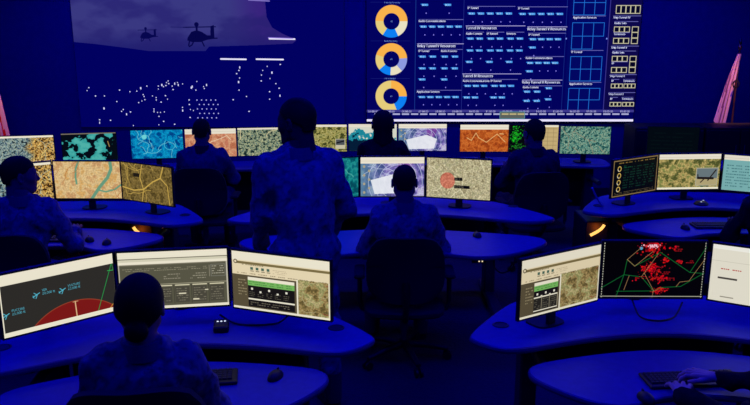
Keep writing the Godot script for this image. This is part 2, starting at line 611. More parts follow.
			poly(im, PackedVector2Array([Vector2(40, 84), Vector2(150, 58), Vector2(205, 80), Vector2(190, 132), Vector2(56, 136)]), Color(0.95, 0.96, 0.98), 0.92)
			for k in 7:
				disc(im, Vector2(14 + (k % 2) * 20, 34 + k * 16), 5, Color(0.7, 0.66, 0.55))
			header(im, 0.16)
		"circle_map":
			im = aerial(256, 144, 81, 0.04, [Color(0.62, 0.58, 0.44), Color(0.74, 0.7, 0.55), Color(0.80, 0.76, 0.62), Color(0.68, 0.66, 0.5)], 0.8)
			roads(im, 4, 8, 3, Color(0.9, 0.87, 0.72))
			roads(im, 5, 12, 1.5, Color(0.62, 0.6, 0.5))
			for y in range(40, 120):
				for x in range(40, 130):
					if Vector2(x, y).distance_to(Vector2(84, 80)) < 30:
						im.set_pixel(x, y, im.get_pixel(x, y).lerp(Color(0.88, 0.3, 0.24), 0.55))
			rect(im, 112, 68, 32, 11, Color(0.02, 0.02, 0.02))
			rect(im, 112, 96, 62, 11, Color(0.02, 0.02, 0.02))
			write(im, "HOLD", 115, 77, 6, Color(0.6, 0.58, 0.5))
			write(im, "SECTOR B", 115, 105, 6, Color(0.6, 0.58, 0.5))
		"status":
			im = canvas(256, 144, Color(0.012, 0.02, 0.02))
			for k in 4:
				ring(im, Vector2(34, 34 + k * 27), 7, 11, 0, TAU, Color(0.86, 0.72, 0.36))
				ring(im, Vector2(34, 34 + k * 27), 7, 11, 3.4, 4.6, Color(0.85, 0.83, 0.75))
			for k in 5:
				typed_lines(im, 58 + k * 38, 30, 30, 9, 10, Color(0.06, 0.22, 0.16), 90 + k)
			typed_lines(im, 58, 24, 40, 2, 6, Color(0.1, 0.4, 0.25), 89)
			typed_lines(im, 20, 10, 220, 1, 10, Color(0.55, 0.44, 0.2), 88)
			typed_lines(im, 14, 128, 226, 2, 6, Color(0.42, 0.36, 0.25), 87)
			frame(im, 0, 0, 256, 144, 4, Color(0.55, 0.45, 0.28))
		"drone":
			im = aerial(256, 144, 91, 0.025, [Color(0.32, 0.34, 0.16), Color(0.48, 0.48, 0.26), Color(0.66, 0.58, 0.34), Color(0.76, 0.68, 0.42), Color(0.5, 0.52, 0.28)], 0.6)
			roads(im, 14, 3, 3, Color(0.22, 0.38, 0.24))
			header(im, 0.14)
			rect(im, 158, 56, 92, 74, Color(0.72, 0.7, 0.6))
			rect(im, 161, 59, 86, 68, Color(0.42, 0.48, 0.5))
			rect(im, 161, 100, 86, 27, Color(0.72, 0.66, 0.48))
			path(im, [Vector2(168, 98), Vector2(230, 100)], 9, Color(0.12, 0.1, 0.09))
			path(im, [Vector2(210, 108), Vector2(240, 66)], 5, Color(0.15, 0.12, 0.1))
			path(im, [Vector2(168, 98), Vector2(166, 84)], 4, Color(0.12, 0.1, 0.09))
			path(im, [Vector2(196, 100), Vector2(180, 116)], 4, Color(0.2, 0.14, 0.12))
			rect(im, 0, 136, 256, 8, cream)
		"pale":
			im = canvas(256, 144, Color(0.5, 0.72, 0.72))
			header(im, 0.14)
			typed_lines(im, 12, 40, 230, 8, 12, Color(0.3, 0.5, 0.52), 99)
		"coast":
			im = canvas(256, 144, Color(0.02, 0.05, 0.07))
			var n := FastNoiseLite.new()
			n.seed = 5
			n.frequency = 0.016
			n.fractal_octaves = 5
			for y in 144:
				for x in 256:
					var v := n.get_noise_2d(x, y * 1.2) + 0.30 - absf((x - 90.0) * 0.62 + (y - 66.0) * 0.4 - 18.0) * 0.006
					var u := n.get_noise_2d(x + 300.0, y) + 0.16 - absf((y - 118.0) + (x - 200.0) * 0.3) * 0.012
					if v > 0.1 or u > 0.06:
						im.set_pixel(x, y, Color(0.16, 0.60, 0.60).lerp(Color(0.32, 0.72, 0.68), clampf(maxf(v, u) * 2.0, 0, 1)))
			rect(im, 0, 0, 256, 5, Color(0.5, 0.46, 0.4))
			stroke(im, Vector2(216, 44), Vector2(222, 70), 4, Color(0.7, 0.55, 0.3))
		"sea":
			im = aerial(256, 144, 101, 0.02, [Color(0.0, 0.28, 0.55), Color(0.02, 0.5, 0.72), Color(0.05, 0.62, 0.80), Color(0.02, 0.42, 0.66)], 0.5)
			roads(im, 33, 9, 2.0, Color(0.5, 0.82, 0.85), 0, 1.0)
			ring(im, Vector2(190, 74), 26, 29, 1, 5.5, Color(0.3, 0.75, 0.85))
			disc(im, Vector2(66, 34), 12, Color(0.45, 0.85, 0.86))
		"desert":
			im = aerial(256, 144, 111, 0.015, [Color(0.75, 0.45, 0.32), Color(0.84, 0.58, 0.44), Color(0.88, 0.66, 0.5), Color(0.8, 0.5, 0.38)], 0.4)
			path(im, [Vector2(120, 70), Vector2(180, 50), Vector2(210, 36), Vector2(230, 60)], 3, Color(0.95, 0.85, 0.72))
			header(im, 0.18)
		"marsh":
			im = aerial(256, 144, 121, 0.045, [Color(0.1, 0.16, 0.15), Color(0.3, 0.4, 0.36), Color(0.55, 0.62, 0.5), Color(0.78, 0.74, 0.55), Color(0.35, 0.45, 0.42)], 0.8)
			roads(im, 44, 5, 4, Color(0.82, 0.78, 0.6))
			header(im, 0.06)
		"ridge":
			im = aerial(256, 144, 131, 0.028, [Color(0.25, 0.27, 0.12), Color(0.48, 0.47, 0.22), Color(0.66, 0.62, 0.34), Color(0.74, 0.70, 0.46), Color(0.44, 0.46, 0.22)], 0.7)
			rect(im, 196, 76, 52, 54, Color(0.8, 0.78, 0.66))
			rect(im, 199, 79, 46, 30, Color(0.32, 0.34, 0.36))
			path(im, [Vector2(202, 98), Vector2(240, 88)], 7, Color(0.08, 0.09, 0.1))
			header(im, 0.08)
		"bay":
			im = canvas(256, 144, Color(0.86, 0.87, 0.80))
			var n := FastNoiseLite.new()
			n.seed = 9
			n.frequency = 0.02
			n.fractal_octaves = 4
			for y in 144:
				for x in 256:
					var v := (y - 52.0) / 60.0 + n.get_noise_2d(x, y) * 1.0 - (x - 120.0) * 0.0015
					if v > 0.5:
						im.set_pixel(x, y, Color(0.02, 0.12, 0.22))
					elif v > 0.0:
						im.set_pixel(x, y, Color(0.12, 0.55, 0.62))
			header(im, 0.1)
		"chart":
			im = aerial(256, 144, 141, 0.02, [Color(0.62, 0.26, 0.08), Color(0.76, 0.36, 0.12), Color(0.82, 0.44, 0.18), Color(0.7, 0.32, 0.1)], 0.4)
			path(im, [Vector2(36, 70), Vector2(60, 84), Vector2(84, 44), Vector2(98, 70), Vector2(140, 94), Vector2(196, 50), Vector2(240, 92)], 4, Color(0.92, 0.72, 0.46))
			path(im, [Vector2(210, 48), Vector2(230, 50)], 5, Color(0.92, 0.72, 0.46))
			header(im, 0.18)
		"sonar":
			im = canvas(256, 144, Color(0.02, 0.03, 0.02))
			var r := RandomNumberGenerator.new()
			r.seed = 12
			for k in 160:
				disc(im, Vector2(36 + r.randfn(0, 13), 60 + r.randfn(0, 24)), r.randf_range(1, 4), Color(0.1, r.randf_range(0.4, 0.85), 0.12))
			for k in 70:
				disc(im, Vector2(50 + r.randfn(0, 30), 114 + r.randfn(0, 8)), r.randf_range(1, 3), Color(0.12, 0.5, 0.14))
			rect(im, 128, 0, 128, 144, Color(0.80, 0.70, 0.48))
			for k in 6:
				rect(im, 134, 18 + k * 22, 116, 2, Color(0.58, 0.5, 0.34))
			for k in 4:
				rect(im, 140 + k * 30, 14, 2, 120, Color(0.62, 0.54, 0.38))
			rect(im, 128, 0, 128, 10, cream)
		"speckle":
			im = aerial(256, 144, 151, 0.05, [Color(0.1, 0.26, 0.26), Color(0.2, 0.44, 0.42), Color(0.4, 0.6, 0.54), Color(0.62, 0.66, 0.54), Color(0.3, 0.54, 0.5)], 0.9)
			roads(im, 66, 6, 2.0, Color(0.66, 0.56, 0.45))
		"asleep":
			im = canvas(256, 144, Color(0.012, 0.04, 0.05))
			typed_lines(im, 20, 30, 210, 5, 20, Color(0.02, 0.07, 0.07), 5)
	return im

# the dashboard on the wide wall display; measured in hundredths of the display's width from its lower corner
const VW_W := 3.42
const VW_H := 2.05
func dashboard() -> Image:
	var W := 1400
	var H := 840
	var im := canvas(W, H, Color(0.008, 0.008, 0.36))
	# design units: u runs 366..641 along the display, v counts downward, 0 at 1.51 m above its lower edge, 122 at the lower edge
	var sx := W / 275.0
	var y_of := func(v: float) -> float: return H - (122.5 - v) * sx * 0.985
	var X := func(u: float) -> float: return (u - 366.0) * sx
	var lilac := Color(0.62, 0.60, 0.82)
	var white := Color(0.90, 0.92, 1.0)
	var line_c := Color(0.16, 0.20, 0.55)
	# soft panels behind the columns
	rect(im, X.call(415), 0, 3, y_of.call(110), Color(0.10, 0.22, 0.55))
	rect(im, X.call(463), 0, 2, y_of.call(110), line_c)
	rect(im, X.call(566), 0, 3, y_of.call(110), Color(0.08, 0.16, 0.5))
	rect(im, X.call(569), 0, 196, y_of.call(110), Color(0.01, 0.03, 0.38))
	rect(im, X.call(609), 0, 4, y_of.call(110), Color(0.24, 0.22, 0.55))
	rect(im, X.call(610), 0, 200, y_of.call(110), Color(0.05, 0.03, 0.28))
	# rings
	var amber := Color(0.98, 0.70, 0.28)
	var straw := Color(0.90, 0.80, 0.48)
	var pale := Color(0.92, 0.88, 0.76)
	var azure := Color(0.05, 0.50, 0.95)
	var grey := Color(0.55, 0.60, 0.88)
	var pies := [[-19.0, [amber, 1.6, azure, 2.6, straw, 6.4]],
		[19.5, [amber, 1.57, pale, 2.7, azure, 3.72, straw, 4.75, amber, 6.4]],
		[57.5, [amber, 1.5, grey, 2.4, pale, 3.2, azure, 4.0, straw, 5.0, amber, 6.4]],
		[95.5, [amber, 1.57, azure, 2.75, straw, 6.4]]]
	var names := ["Radio Summary", "Planning Summary", "Radio Summary", "Site Summary"]
	for k in 4:
		var c := Vector2(X.call(391.0), y_of.call(pies[k][0]))
		var a0 := 0.0
		for j in range(0, pies[k][1].size(), 2):
			ring(im, c, 8.0 * sx, 16.0 * sx, a0, pies[k][1][j + 1], pies[k][1][j])
			a0 = pies[k][1][j + 1]
		write(im, names[k], c.x - 36, c.y - 17.5 * sx, 7, Color(0.55, 0.72, 0.95))
		write(im, "41", c.x - 5, c.y + 4, 8, Color(0.6, 0.75, 0.95))
		rect(im, X.call(370), c.y + 19.2 * sx, 40 * sx, 1, line_c)
	# chips: small light-blue buttons with a dot below
	var chips := func(u: float, v: float, n: int, step: float) -> void:
		for k in n:
			var x: float = X.call(u + k * step)
			var y: float = y_of.call(v)
			rect(im, x, y - 7, 7.0 * sx, 5, Color(0.10, 0.45, 0.85))
			rect(im, x + 6, y - 6, 7.4 * sx - 6, 10, Color(0.30, 0.62, 0.92))
			write(im, "RC %d" % (1 + (k * 7 + int(v)) % 9), x + 8, y + 3, 8, Color(0.85, 0.95, 1.0))
			rect(im, x + 5.2 * sx, y + 7.2 * sx, 5, 6, Color(0.55, 0.52, 0.95))
			rect(im, x + 8.6 * sx * 0.9, y - 10, 1, 10.5 * sx, Color(0.06, 0.07, 0.42))
	var head := func(s: String, u: float, v: float, w: float, big: bool) -> void:
		var x: float = X.call(u)
		var y: float = y_of.call(v)
		rect(im, x, y - (10 if big else 8), w * sx, 4 if big else 3, lilac if big else Color(0.42, 0.42, 0.72))
		var h := 13.0 if big else 10.0
		var l: float = text_shape(s)[1].size.x / text_shape("H")[1].size.y * h
		rect(im, x, y - 6, l + 4, h + 4, Color(0.02, 0.02, 0.34))
		write(im, s, x + 1, y + h - 4, h, white)
		write(im, s, x + 2, y + h - 4, h, white)
	for v in [-60.0, -30.0]:
		head.call("Tunnel IV Resources", 417.0, v - 8, 46, true)
		head.call("Tunnel IV Resources", 466.0, v - 6, 60, true)
		head.call("Relay Tunnel V Resources", 527.0, v - 6, 38, true)
		chips.call(418.0, v, 5, 9.0)
		chips.call(467.0, v, 6, 9.6)
		chips.call(528.0, v, 4, 9.0)
		chips.call(418.0, v + 12, 3, 9.0)
		chips.call(467.0, v + 12, 4, 9.6)
	chips.call(420.0, 3.5, 1, 9.0)
	chips.call(443.0, 3.5, 1, 9.0)
	head.call("Radio Communications", 418.0, 19, 45, false)
	chips.call(419.0, 25, 5, 8.8)
	head.call("Relay Tunnel V Resources", 417.0, 43.5, 47, true)
	head.call("IP Tunnel", 418.0, 49, 21, false)
	head.call("Radio Comms", 441.0, 49, 22, false)
	for v in [55.0, 67.0]:
		chips.call(418.5, v, 2, 10.4)
		chips.call(441.0, v, 2, 10.4)
	chips.call(418.5, 78.5, 1, 10.0)
	chips.call(441.0, 78.5, 1, 10.0)
	head.call("Application Services", 417.0, 90.5, 46, false)
	chips.call(418.5, 96.5, 5, 8.6)
	head.call("IP Tunnel", 466.5, 6, 48, false)
	chips.call(467.0, 12, 5, 9.3)
	head.call("IP Tunnel", 517.0, 6.5, 50, false)
	chips.call(518.0, 12.5, 5, 9.3)
	head.call("Tunnel IV Resources", 465.5, 25.5, 60, true)
	head.call("Radio Comms", 466.0, 31.5, 18, false)
	head.call("IP Tunnel", 486.5, 31.5, 18, false)
	head.call("Services", 506.5, 31.5, 18, false)
	for v in [37.0, 49.0]:
		chips.call(466.5, v, 2, 9.3)
		chips.call(487.0, v, 2, 9.3)
		chips.call(507.0, v, 2, 9.3)
	for u in [466.0, 486.5, 506.5]:
		chips.call(u, 60.5, 1, 9.0)
	head.call("Tunnel IV Resources", 463.5, 74, 60, true)
	head.call("Radio Communications", 464.0, 79.5, 26, false)
	head.call("IP Tunnel", 492.0, 79.5, 28, false)
	chips.call(465.0, 85, 3, 8.4)
	chips.call(492.5, 85, 3, 8.4)
	chips.call(464.5, 97, 2, 8.4)
	chips.call(492.0, 97, 2, 8.4)
	head.call("Relay Tunnel V Resources", 527.5, 26.5, 40, true)
	head.call("IP Tunnel", 528.5, 32.5, 38, false)
	chips.call(529.5, 37.5, 4, 8.4)
	chips.call(529.5, 46, 1, 8.4)
	head.call("Radio Communications", 527.0, 56, 39, false)
	chips.call(527.8, 61.5, 4, 8.4)
	chips.call(527.5, 70, 1, 8.4)
	head.call("Relay Tunnel V Resources", 524.5, 80.5, 41, true)
	head.call("Radio Comms", 525.5, 86, 40, false)
	chips.call(526.0, 91, 2, 10.4)
	chips.call(548.0, 87.5, 1, 9.0)
	chips.call(526.0, 100.5, 2, 10.4)
	chips.call(548.0, 99, 1, 9.0)
	# cyan grids
	var cyan := Color(0.13, 0.46, 0.86)
	for g in [[-52, -16, 3, 3], [-12, 13.5, 3, 3], [20.5, 47.5, 3, 2], [54.5, 80, 3, 3], [87, 111, 3, 2]]:
		var y0: float = y_of.call(g[0])
		var y1: float = y_of.call(g[1])
		var x0: float = X.call(572.5)
		var cw := 10.6 * sx
		frame(im, x0, y0, cw * 3 + 3, (y1 - y0) / 2 + 3, 3, cyan)
		frame(im, x0, (y0 + y1) / 2, cw * g[3] + 3, (y1 - y0) / 2, 3, cyan)
		for k in [1, 2]:
			rect(im, x0 + cw * k, y0, 3, (y1 - y0) * (1.0 if k < g[3] else 0.5), cyan)
	head.call("Application Services", 572.5, 15.5, 33, false)
	head.call("IP Tunnel", 572.5, 50, 33, false)
	head.call("Application Services", 572.5, 82.5, 33, false)
	rect(im, X.call(566.5), y_of.call(36), 6, 8, Color(0.5, 0.6, 0.95))
	rect(im, X.call(607.5), y_of.call(36), 6, 8, Color(0.5, 0.6, 0.95))
	# groups of small boxes
	var box_c := Color(0.78, 0.76, 0.62)
	var row := func(u: float, v: float, n: int, w: float, h: float, down: bool) -> void:
		for k in n:
			var x: float = X.call(u + (0.0 if down else k * w))
			var y: float = y_of.call(v + (k * h if down else 0.0))
			rect(im, x, y, w * sx, h * sx, Color(0.02, 0.02, 0.12))
			frame(im, x, y, w * sx + 2, h * sx + 2, 4, box_c)
	row.call(615.0, 3.5, 5, 4.9, 8.0, false)
	head.call("Ship Tunnel IV", 613.0, 15.5, 28, false)
	head.call("Radio Sets", 614.5, 21, 24, false)
	row.call(614.5, 24.5, 3, 5.2, 5.5, false)
	row.call(632.5, 24.5, 3, 6.6, 5.7, true)
	head.call("Terminals", 614.5, 32, 16, false)
	row.call(614.5, 36.0, 3, 5.2, 5.5, false)
	head.call("Ship Tunnel V", 613.0, 45.5, 28, false)
	head.call("Radio Sets", 614.5, 50.5, 24, false)
	row.call(614.5, 54.0, 3, 5.2, 5.5, false)
	row.call(632.5, 54.0, 3, 6.6, 5.7, true)
	head.call("IP", 614.5, 61.5, 16, false)
	row.call(614.5, 65.5, 3, 5.2, 5.5, false)
	head.call("Ship Tunnel I", 613.5, 74.5, 28, false)
	head.call("IP", 615.5, 79.5, 8, false)
	head.call("Terminals", 627.5, 79.5, 12, false)
	row.call(615.5, 82.5, 3, 3.9, 4.2, false)
	row.call(628.5, 82.5, 3, 3.9, 4.2, false)
	head.call("Ship Tunnel I", 613.5, 93, 28, false)
	head.call("IP", 615.5, 98, 8, false)
	head.call("Terminals", 627.5, 98, 12, false)
	row.call(615.5, 101.5, 3, 3.9, 4.2, false)
	row.call(628.5, 101.5, 3, 3.9, 4.2, false)
	row.call(615.0, -30.0, 5, 4.9, 8.0, false)
	row.call(615.0, -14.0, 5, 4.9, 8.0, false)
	# time line and lower bar
	rect(im, 0, y_of.call(109.5), W, 2.6 * sx, Color(0.24, 0.22, 0.55))
	for k in 16:
		write(im, "%02d:00:00" % (k + 4), 8 + k * 88, y_of.call(112.4), 10, Color(0.85, 0.85, 0.95))
	for k in 28:
		rect(im, 40 + k * 48, y_of.call(113.4), 38, 8, Color(0.70, 0.70, 0.85))
	rect(im, X.call(503), y_of.call(111.5), 26 * sx, 7.4 * sx, Color(0.36, 0.38, 0.36))
	frame(im, X.call(503), y_of.call(111.5), 26 * sx, 7.4 * sx, 3, Color(0.35, 0.6, 0.62))
	for k in 3:
		rect(im, X.call(505 + k * 8.2), y_of.call(113.4), 36, 8, Color(0.75, 0.70, 0.5))
	rect(im, 0, y_of.call(119.6), W, H - y_of.call(119.6), Color(0.92, 0.90, 1.0))
	rect(im, 0, y_of.call(121.9), W, H - y_of.call(121.9), Color(0.02, 0.02, 0.2))
	return im

# the other wall display: an evening sky with two helicopters above a dark base with many small lights
const SKY_W := 3.40
const SKY_H := 2.05
func helicopter(im: Image, at: Vector2, k: float, c: Color) -> void:
	var pt := func(x: float, y: float) -> Vector2: return at + Vector2(x, y) * k
	poly(im, PackedVector2Array([pt.call(-17, 4), pt.call(-10, -6), pt.call(0, -9), pt.call(9, -6), pt.call(18, 0), pt.call(26, 0), pt.call(30, -2), pt.call(30, 6), pt.call(18, 8), pt.call(6, 12), pt.call(-10, 12), pt.call(-18, 9)]), c)
	path(im, [pt.call(-24, -14), pt.call(34, -15)], 1.6 * k, c)
	path(im, [pt.call(0, -8), pt.call(0, -18)], 3.4 * k, c)
	disc(im, pt.call(0, -19), 4.0 * k, c)
	poly(im, PackedVector2Array([pt.call(24, 2), pt.call(25, -16), pt.call(31, -18), pt.call(31, 5)]), c)
	path(im, [pt.call(22, 6), pt.call(36, 5)], 2.0 * k, c)
	path(im, [pt.call(-14, 10), pt.call(-16, 18)], 2.2 * k, c)
	path(im, [pt.call(8, 10), pt.call(12, 19)], 2.2 * k, c)
	path(im, [pt.call(-6, 10), pt.call(-10, 17), pt.call(-15, 20)], 2.2 * k, c)

func evening() -> Image:
	# design units: u runs 75..343 along the display, v downward, 0 at 1.6 m above its lower edge (v = 127)
	var W := 1000
	var H := 603
	var s := W / 268.0
	var P := func(u: float, v: float) -> Vector2: return Vector2((u - 75.0) * s, H - (127.0 - v) * s)
	var im := canvas(W, H, Color(0.004, 0.004, 0.375))
	var sky := PackedVector2Array([P.call(75, -60), P.call(75, 42), P.call(96, 44), P.call(128, 48), P.call(150, 51), P.call(205, 51), P.call(209, 46.5), P.call(262, 45), P.call(292, 43.5), P.call(296, 40), P.call(282, 34), P.call(272, 28), P.call(267, 18), P.call(266, 4), P.call(270, -20), P.call(270, -60)])
	var n := FastNoiseLite.new()
	n.seed = 2
	n.frequency = 0.004
	n.fractal_octaves = 4
	var hi: float = P.call(0, 53).y
	for y in range(0, int(hi)):
		for x in W:
			var p := Vector2(x + 0.5, y + 0.5)
			if Geometry2D.is_point_in_polygon(p, sky):
				var v: float = (y - P.call(0, 0).y) / s
				var u := x / s + 75.0
				var c := Color(0.225, 0.22, 0.50)
				c = c.lerp(Color(0.22, 0.12, 0.48), smoothstep(225.0, 262.0, u) * 0.8)
				c = c.lerp(Color(0.10, 0.10, 0.42), smoothstep(30.0, 50.0, v) * 0.75)
				c = c.lerp(Color(0.14, 0.12, 0.42), clampf(n.get_noise_2d(x, y * 2.0) * 1.2 + 0.2, 0, 0.6))
				im.set_pixel(x, y, c)
	helicopter(im, P.call(147.0, 35.0), 1.2, Color(0.03, 0.03, 0.30))
	helicopter(im, P.call(197.5, 35.5), 2.05, Color(0.02, 0.02, 0.26))
	stroke(im, P.call(172, 27.5), P.call(186, 27.8), 2.0, Color(0.09, 0.09, 0.36))
	# lamps above the base
	for l in [[220, 245, 58.6], [255.5, 282, 58.8], [269, 294, 38.8]]:
		stroke(im, P.call(l[0], l[2]), P.call(l[1], l[2] + 0.4), 6.0, Color(0.93, 0.92, 1.0))
	stroke(im, P.call(268, 37.8), P.call(292, 38.6), 3.0, Color(0.6, 0.5, 0.9))
	stroke(im, P.call(250, 1.6), P.call(270, 2.6), 5.0, Color(0.5, 0.45, 0.75))
	# small lights, read off the display
	var lights := [[84, 90], [86, 87], [92, 95.5], [101, 95.5], [113, 101], [116.5, 89.5], [99.5, 108], [94, 119.5], [94, 122.5], [105, 120], [117, 111], [119, 109], [122, 114], [126, 111.5], [128, 125.5],
		[127, 91], [134, 90.5], [138, 87.5], [140, 94], [141, 96], [144.5, 85.5], [135, 102], [138.5, 100.5], [141.5, 99], [149.5, 95.5], [153, 97], [153, 99.5], [157.5, 101.5], [156, 85.5], [156, 88.5], [159.5, 84.5], [161, 86], [163.5, 85],
		[164.5, 82], [166, 80.5], [166.5, 83], [170, 85.5], [170.5, 89], [172.5, 83], [175.5, 82], [176, 84.5], [180.5, 83.3], [162.5, 95], [164.5, 98.5], [150, 108.5], [150, 111], [153.5, 112], [156.5, 112], [160.5, 111.5], [154.5, 116],
		[159, 121], [154, 124.5], [170, 124], [189, 87], [190, 86], [193.5, 89.5], [195, 81], [201.5, 86], [202, 88], [204.5, 84.5], [186, 99.5], [186, 104], [179, 107], [179, 110], [187, 109], [190, 110], [186, 117],
		[238.5, 67], [237.5, 70], [235, 73], [238, 77.5], [236.5, 81.5], [237, 89.5], [230.5, 99], [244, 96], [261.5, 70], [266, 66], [260, 74.5], [259.5, 80.5], [268.5, 78], [270.5, 72], [279, 64], [274, 83], [277, 87.5], [267.5, 91], [267.5, 98.5], [278, 95], [246, 111]]
	var r := RandomNumberGenerator.new()
	r.seed = 4
	for l in lights:
		var c: Vector2 = P.call(l[0], l[1])
		var tall := r.randf() < 0.25
		rect(im, c.x - 2.0, c.y - (4.0 if tall else 2.0), r.randf_range(3, 5), 8 if tall else 4, Color(0.88, 0.88, 1.0))
	for j in 5:
		for i in 5:
			var c: Vector2 = P.call(194.0 + i * 4.7 + (j % 2) * 2.2, 99.5 + j * 4.5)
			disc(im, c, 2.4, Color(0.75, 0.75, 0.98))
	return im

# ------------------------------------------------------------------ monitors and desks
func monitor(kind: String, x: float, z: float, deg: float, label: String, w := 0.531, h := 0.299, energy := 0.95, lamp := 0.0, on_arm := false) -> Node3D:
	var o := thing("monitor", label, "monitor", Vector3(x, UPPER, z), deg_to_rad(deg), "desk monitors")
	var cy := MONITOR_Y - UPPER
	var st := mb()
	cbox(st, Vector3(0, cy, -0.013), Vector3(w + (0.018 if w > 0.515 else 0.010), h + (0.022 if w > 0.515 else 0.014), 0.022), 0.003)
	cbox(st, Vector3(0, cy - 0.01, -0.034), Vector3(w * 0.62, h * 0.62, 0.026), 0.010)
	put("housing", st, M.black_plastic, o)
	var sc := put("screen", panel(w, h, Vector3(0, cy, 0.0)), screen_mat(picture(kind), energy), o)
	sc.set_meta("label", "lit display")
	if on_arm:
		st = mb()
		tube(st, [Vector3(0, cy, -0.03), Vector3(0, cy, -0.16), Vector3(0, cy - 0.01, -0.27)], 0.018)
		put("support_arm", st, M.black_plastic, o)
		st = mb()
		tube(st, [Vector3(0, 0.012, -0.27), Vector3(0, cy + 0.02, -0.27)], 0.016)
		put("post", st, M.black_plastic, o)
		st = mb()
		lathe(st, Vector3(0, 0, -0.27), [Vector2(0.042, 0.0), Vector2(0.042, 0.008), Vector2(0.034, 0.014), Vector2(0.0, 0.014)], 18)
		put("post_base", st, M.black_plastic, o)
	else:
		st = mb()
		cbox(st, Vector3(0, cy * 0.45 + 0.01, -0.060), Vector3(0.055, cy * 0.95, 0.022), 0.005)
		put("stand_neck", st, M.black_plastic, o)
		st = mb()
		var foot := PackedVector2Array([Vector2(-0.09, -0.18), Vector2(0.09, -0.18), Vector2(0.095, -0.07), Vector2(0.07, -0.025), Vector2(-0.07, -0.025), Vector2(-0.095, -0.07)])
		foot = chaikin(foot, 2)
		slab(st, foot, 0.0, 0.009)
		put("stand_foot", st, M.black_plastic, o)
	st = mb()
	cbox(st, Vector3(0, cy - h / 2 - 0.006, -0.001), Vector3(0.018, 0.003, 0.003), 0.001)
	put("badge", st, M.steel, o)
	if lamp > 0.0:
		var l := AreaLight3D.new()
		l.name = "screen_light"
		l.area_size = Vector2(w, h)
		l.light_color = average(kind)
		l.light_energy = lamp
		l.shadow_enabled = true
		l.position = Vector3(0, cy, 0.004)
		l.rotation.y = PI
		o.add_child(l)
	return o

var pictures := {}
func picture(kind: String) -> Image:
	if not pictures.has(kind):
		pictures[kind] = screen_image(kind)
	return pictures[kind]

func average(kind: String) -> Color:
	var im: Image = picture(kind).duplicate()
	im.resize(1, 1, Image.INTERPOLATE_LANCZOS)
	return im.get_pixel(0, 0)

func mirrored(half: Array) -> PackedVector2Array:
	var p := PackedVector2Array()
	for q in half:
		p.append(q)
	for k in range(half.size() - 1, -1, -1):
		if half[k].x > 0.001:
			p.append(Vector2(-half[k].x, half[k].y))
	return p

func desk(label: String, at: Vector3, deg: float, upper: PackedVector2Array, lower: PackedVector2Array, legs: Array, grommets: Array, veil := Vector2(-0.6, 0.6)) -> Node3D:
	var o := thing("console_desk", label, "desk", at, deg_to_rad(deg), "console desks")
	for shelf in [[upper, UPPER, "monitor_shelf"], [lower, LOWER, "keyboard_shelf"]]:
		if shelf[0].is_empty():
			continue
		var st := mb()
		var y: float = shelf[1]
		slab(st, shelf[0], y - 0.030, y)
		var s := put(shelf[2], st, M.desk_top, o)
		st = mb()
		rim(st, shelf[0], [Vector2(0.0, y - 0.031), Vector2(0.007, y - 0.026), Vector2(0.010, y - 0.015), Vector2(0.007, y - 0.004), Vector2(0.0, y + 0.0006)])
		put("edge_band", st, M.edge, s)
	for x in legs:
		var st := mb()
		cbox(st, Vector3(x, 0.40, -0.06), Vector3(0.09, 0.72, 0.16), 0.01)
		put("lift_column", st, M.desk_metal, o)
		st = mb()
		cbox(st, Vector3(x, 0.025, 0.10), Vector3(0.10, 0.05, 0.86), 0.015)
		put("foot", st, M.desk_metal, o)
		st = mb()
		tube(st, [Vector3(x, 0.62, 0.0), Vector3(x, 0.66, 0.12), Vector3(x, 0.69, 0.48 if absf(x) < 0.6 else 0.52)], 0.025)
		put("shelf_bracket", st, M.desk_metal, o)
	var st := mb()
	var wide: float = legs[-1] - legs[0]
	cbox(st, Vector3(0, 0.735, -0.16), Vector3(wide, 0.07, 0.018), 0.004)
	put("rear_beam", st, M.desk_metal, o)
	st = mb()
	cbox(st, Vector3((veil.x + veil.y) / 2, 0.50, -0.30), Vector3(veil.y - veil.x, 0.50, 0.014), 0.003)
	put("modesty_panel", st, M.black_plastic, o)
	for g in grommets:
		st = mb()
		lathe(st, Vector3(g.x, UPPER, g.y), [Vector2(0, 0.001), Vector2(0.030, 0.001), Vector2(0.036, 0.004), Vector2(0.042, 0.0015), Vector2(0.043, 0.0)], 18)
		put("cable_grommet", st, M.black_plastic, o)
	return o

func keyboard(at: Vector3, turn: float, label: String) -> void:
	var o := thing("keyboard", label, "keyboard", at, turn, "keyboards")
	var st := mb()
	cbox(st, Vector3(0, 0.009, 0), Vector3(0.44, 0.014, 0.145), 0.004)
	put("case", st, M.black_plastic, o)
	st = mb()
	for r in 5:
		for c in 15:
			if r == 4 and c > 3 and c < 9:
				continue
			cbox(st, Vector3(-0.196 + c * 0.0195, 0.019, -0.052 + r * 0.0215), Vector3(0.0165, 0.008, 0.018), 0.002)
		for c in 4:
			cbox(st, Vector3(0.118 + c * 0.0225, 0.019, -0.052 + r * 0.0215), Vector3(0.019, 0.008, 0.018), 0.002)
	cbox(st, Vector3(-0.079, 0.019, 0.034), Vector3(0.095, 0.008, 0.018), 0.002)
	var k := put("keys", st, M.key, o)
	k.set_meta("kind", "stuff")

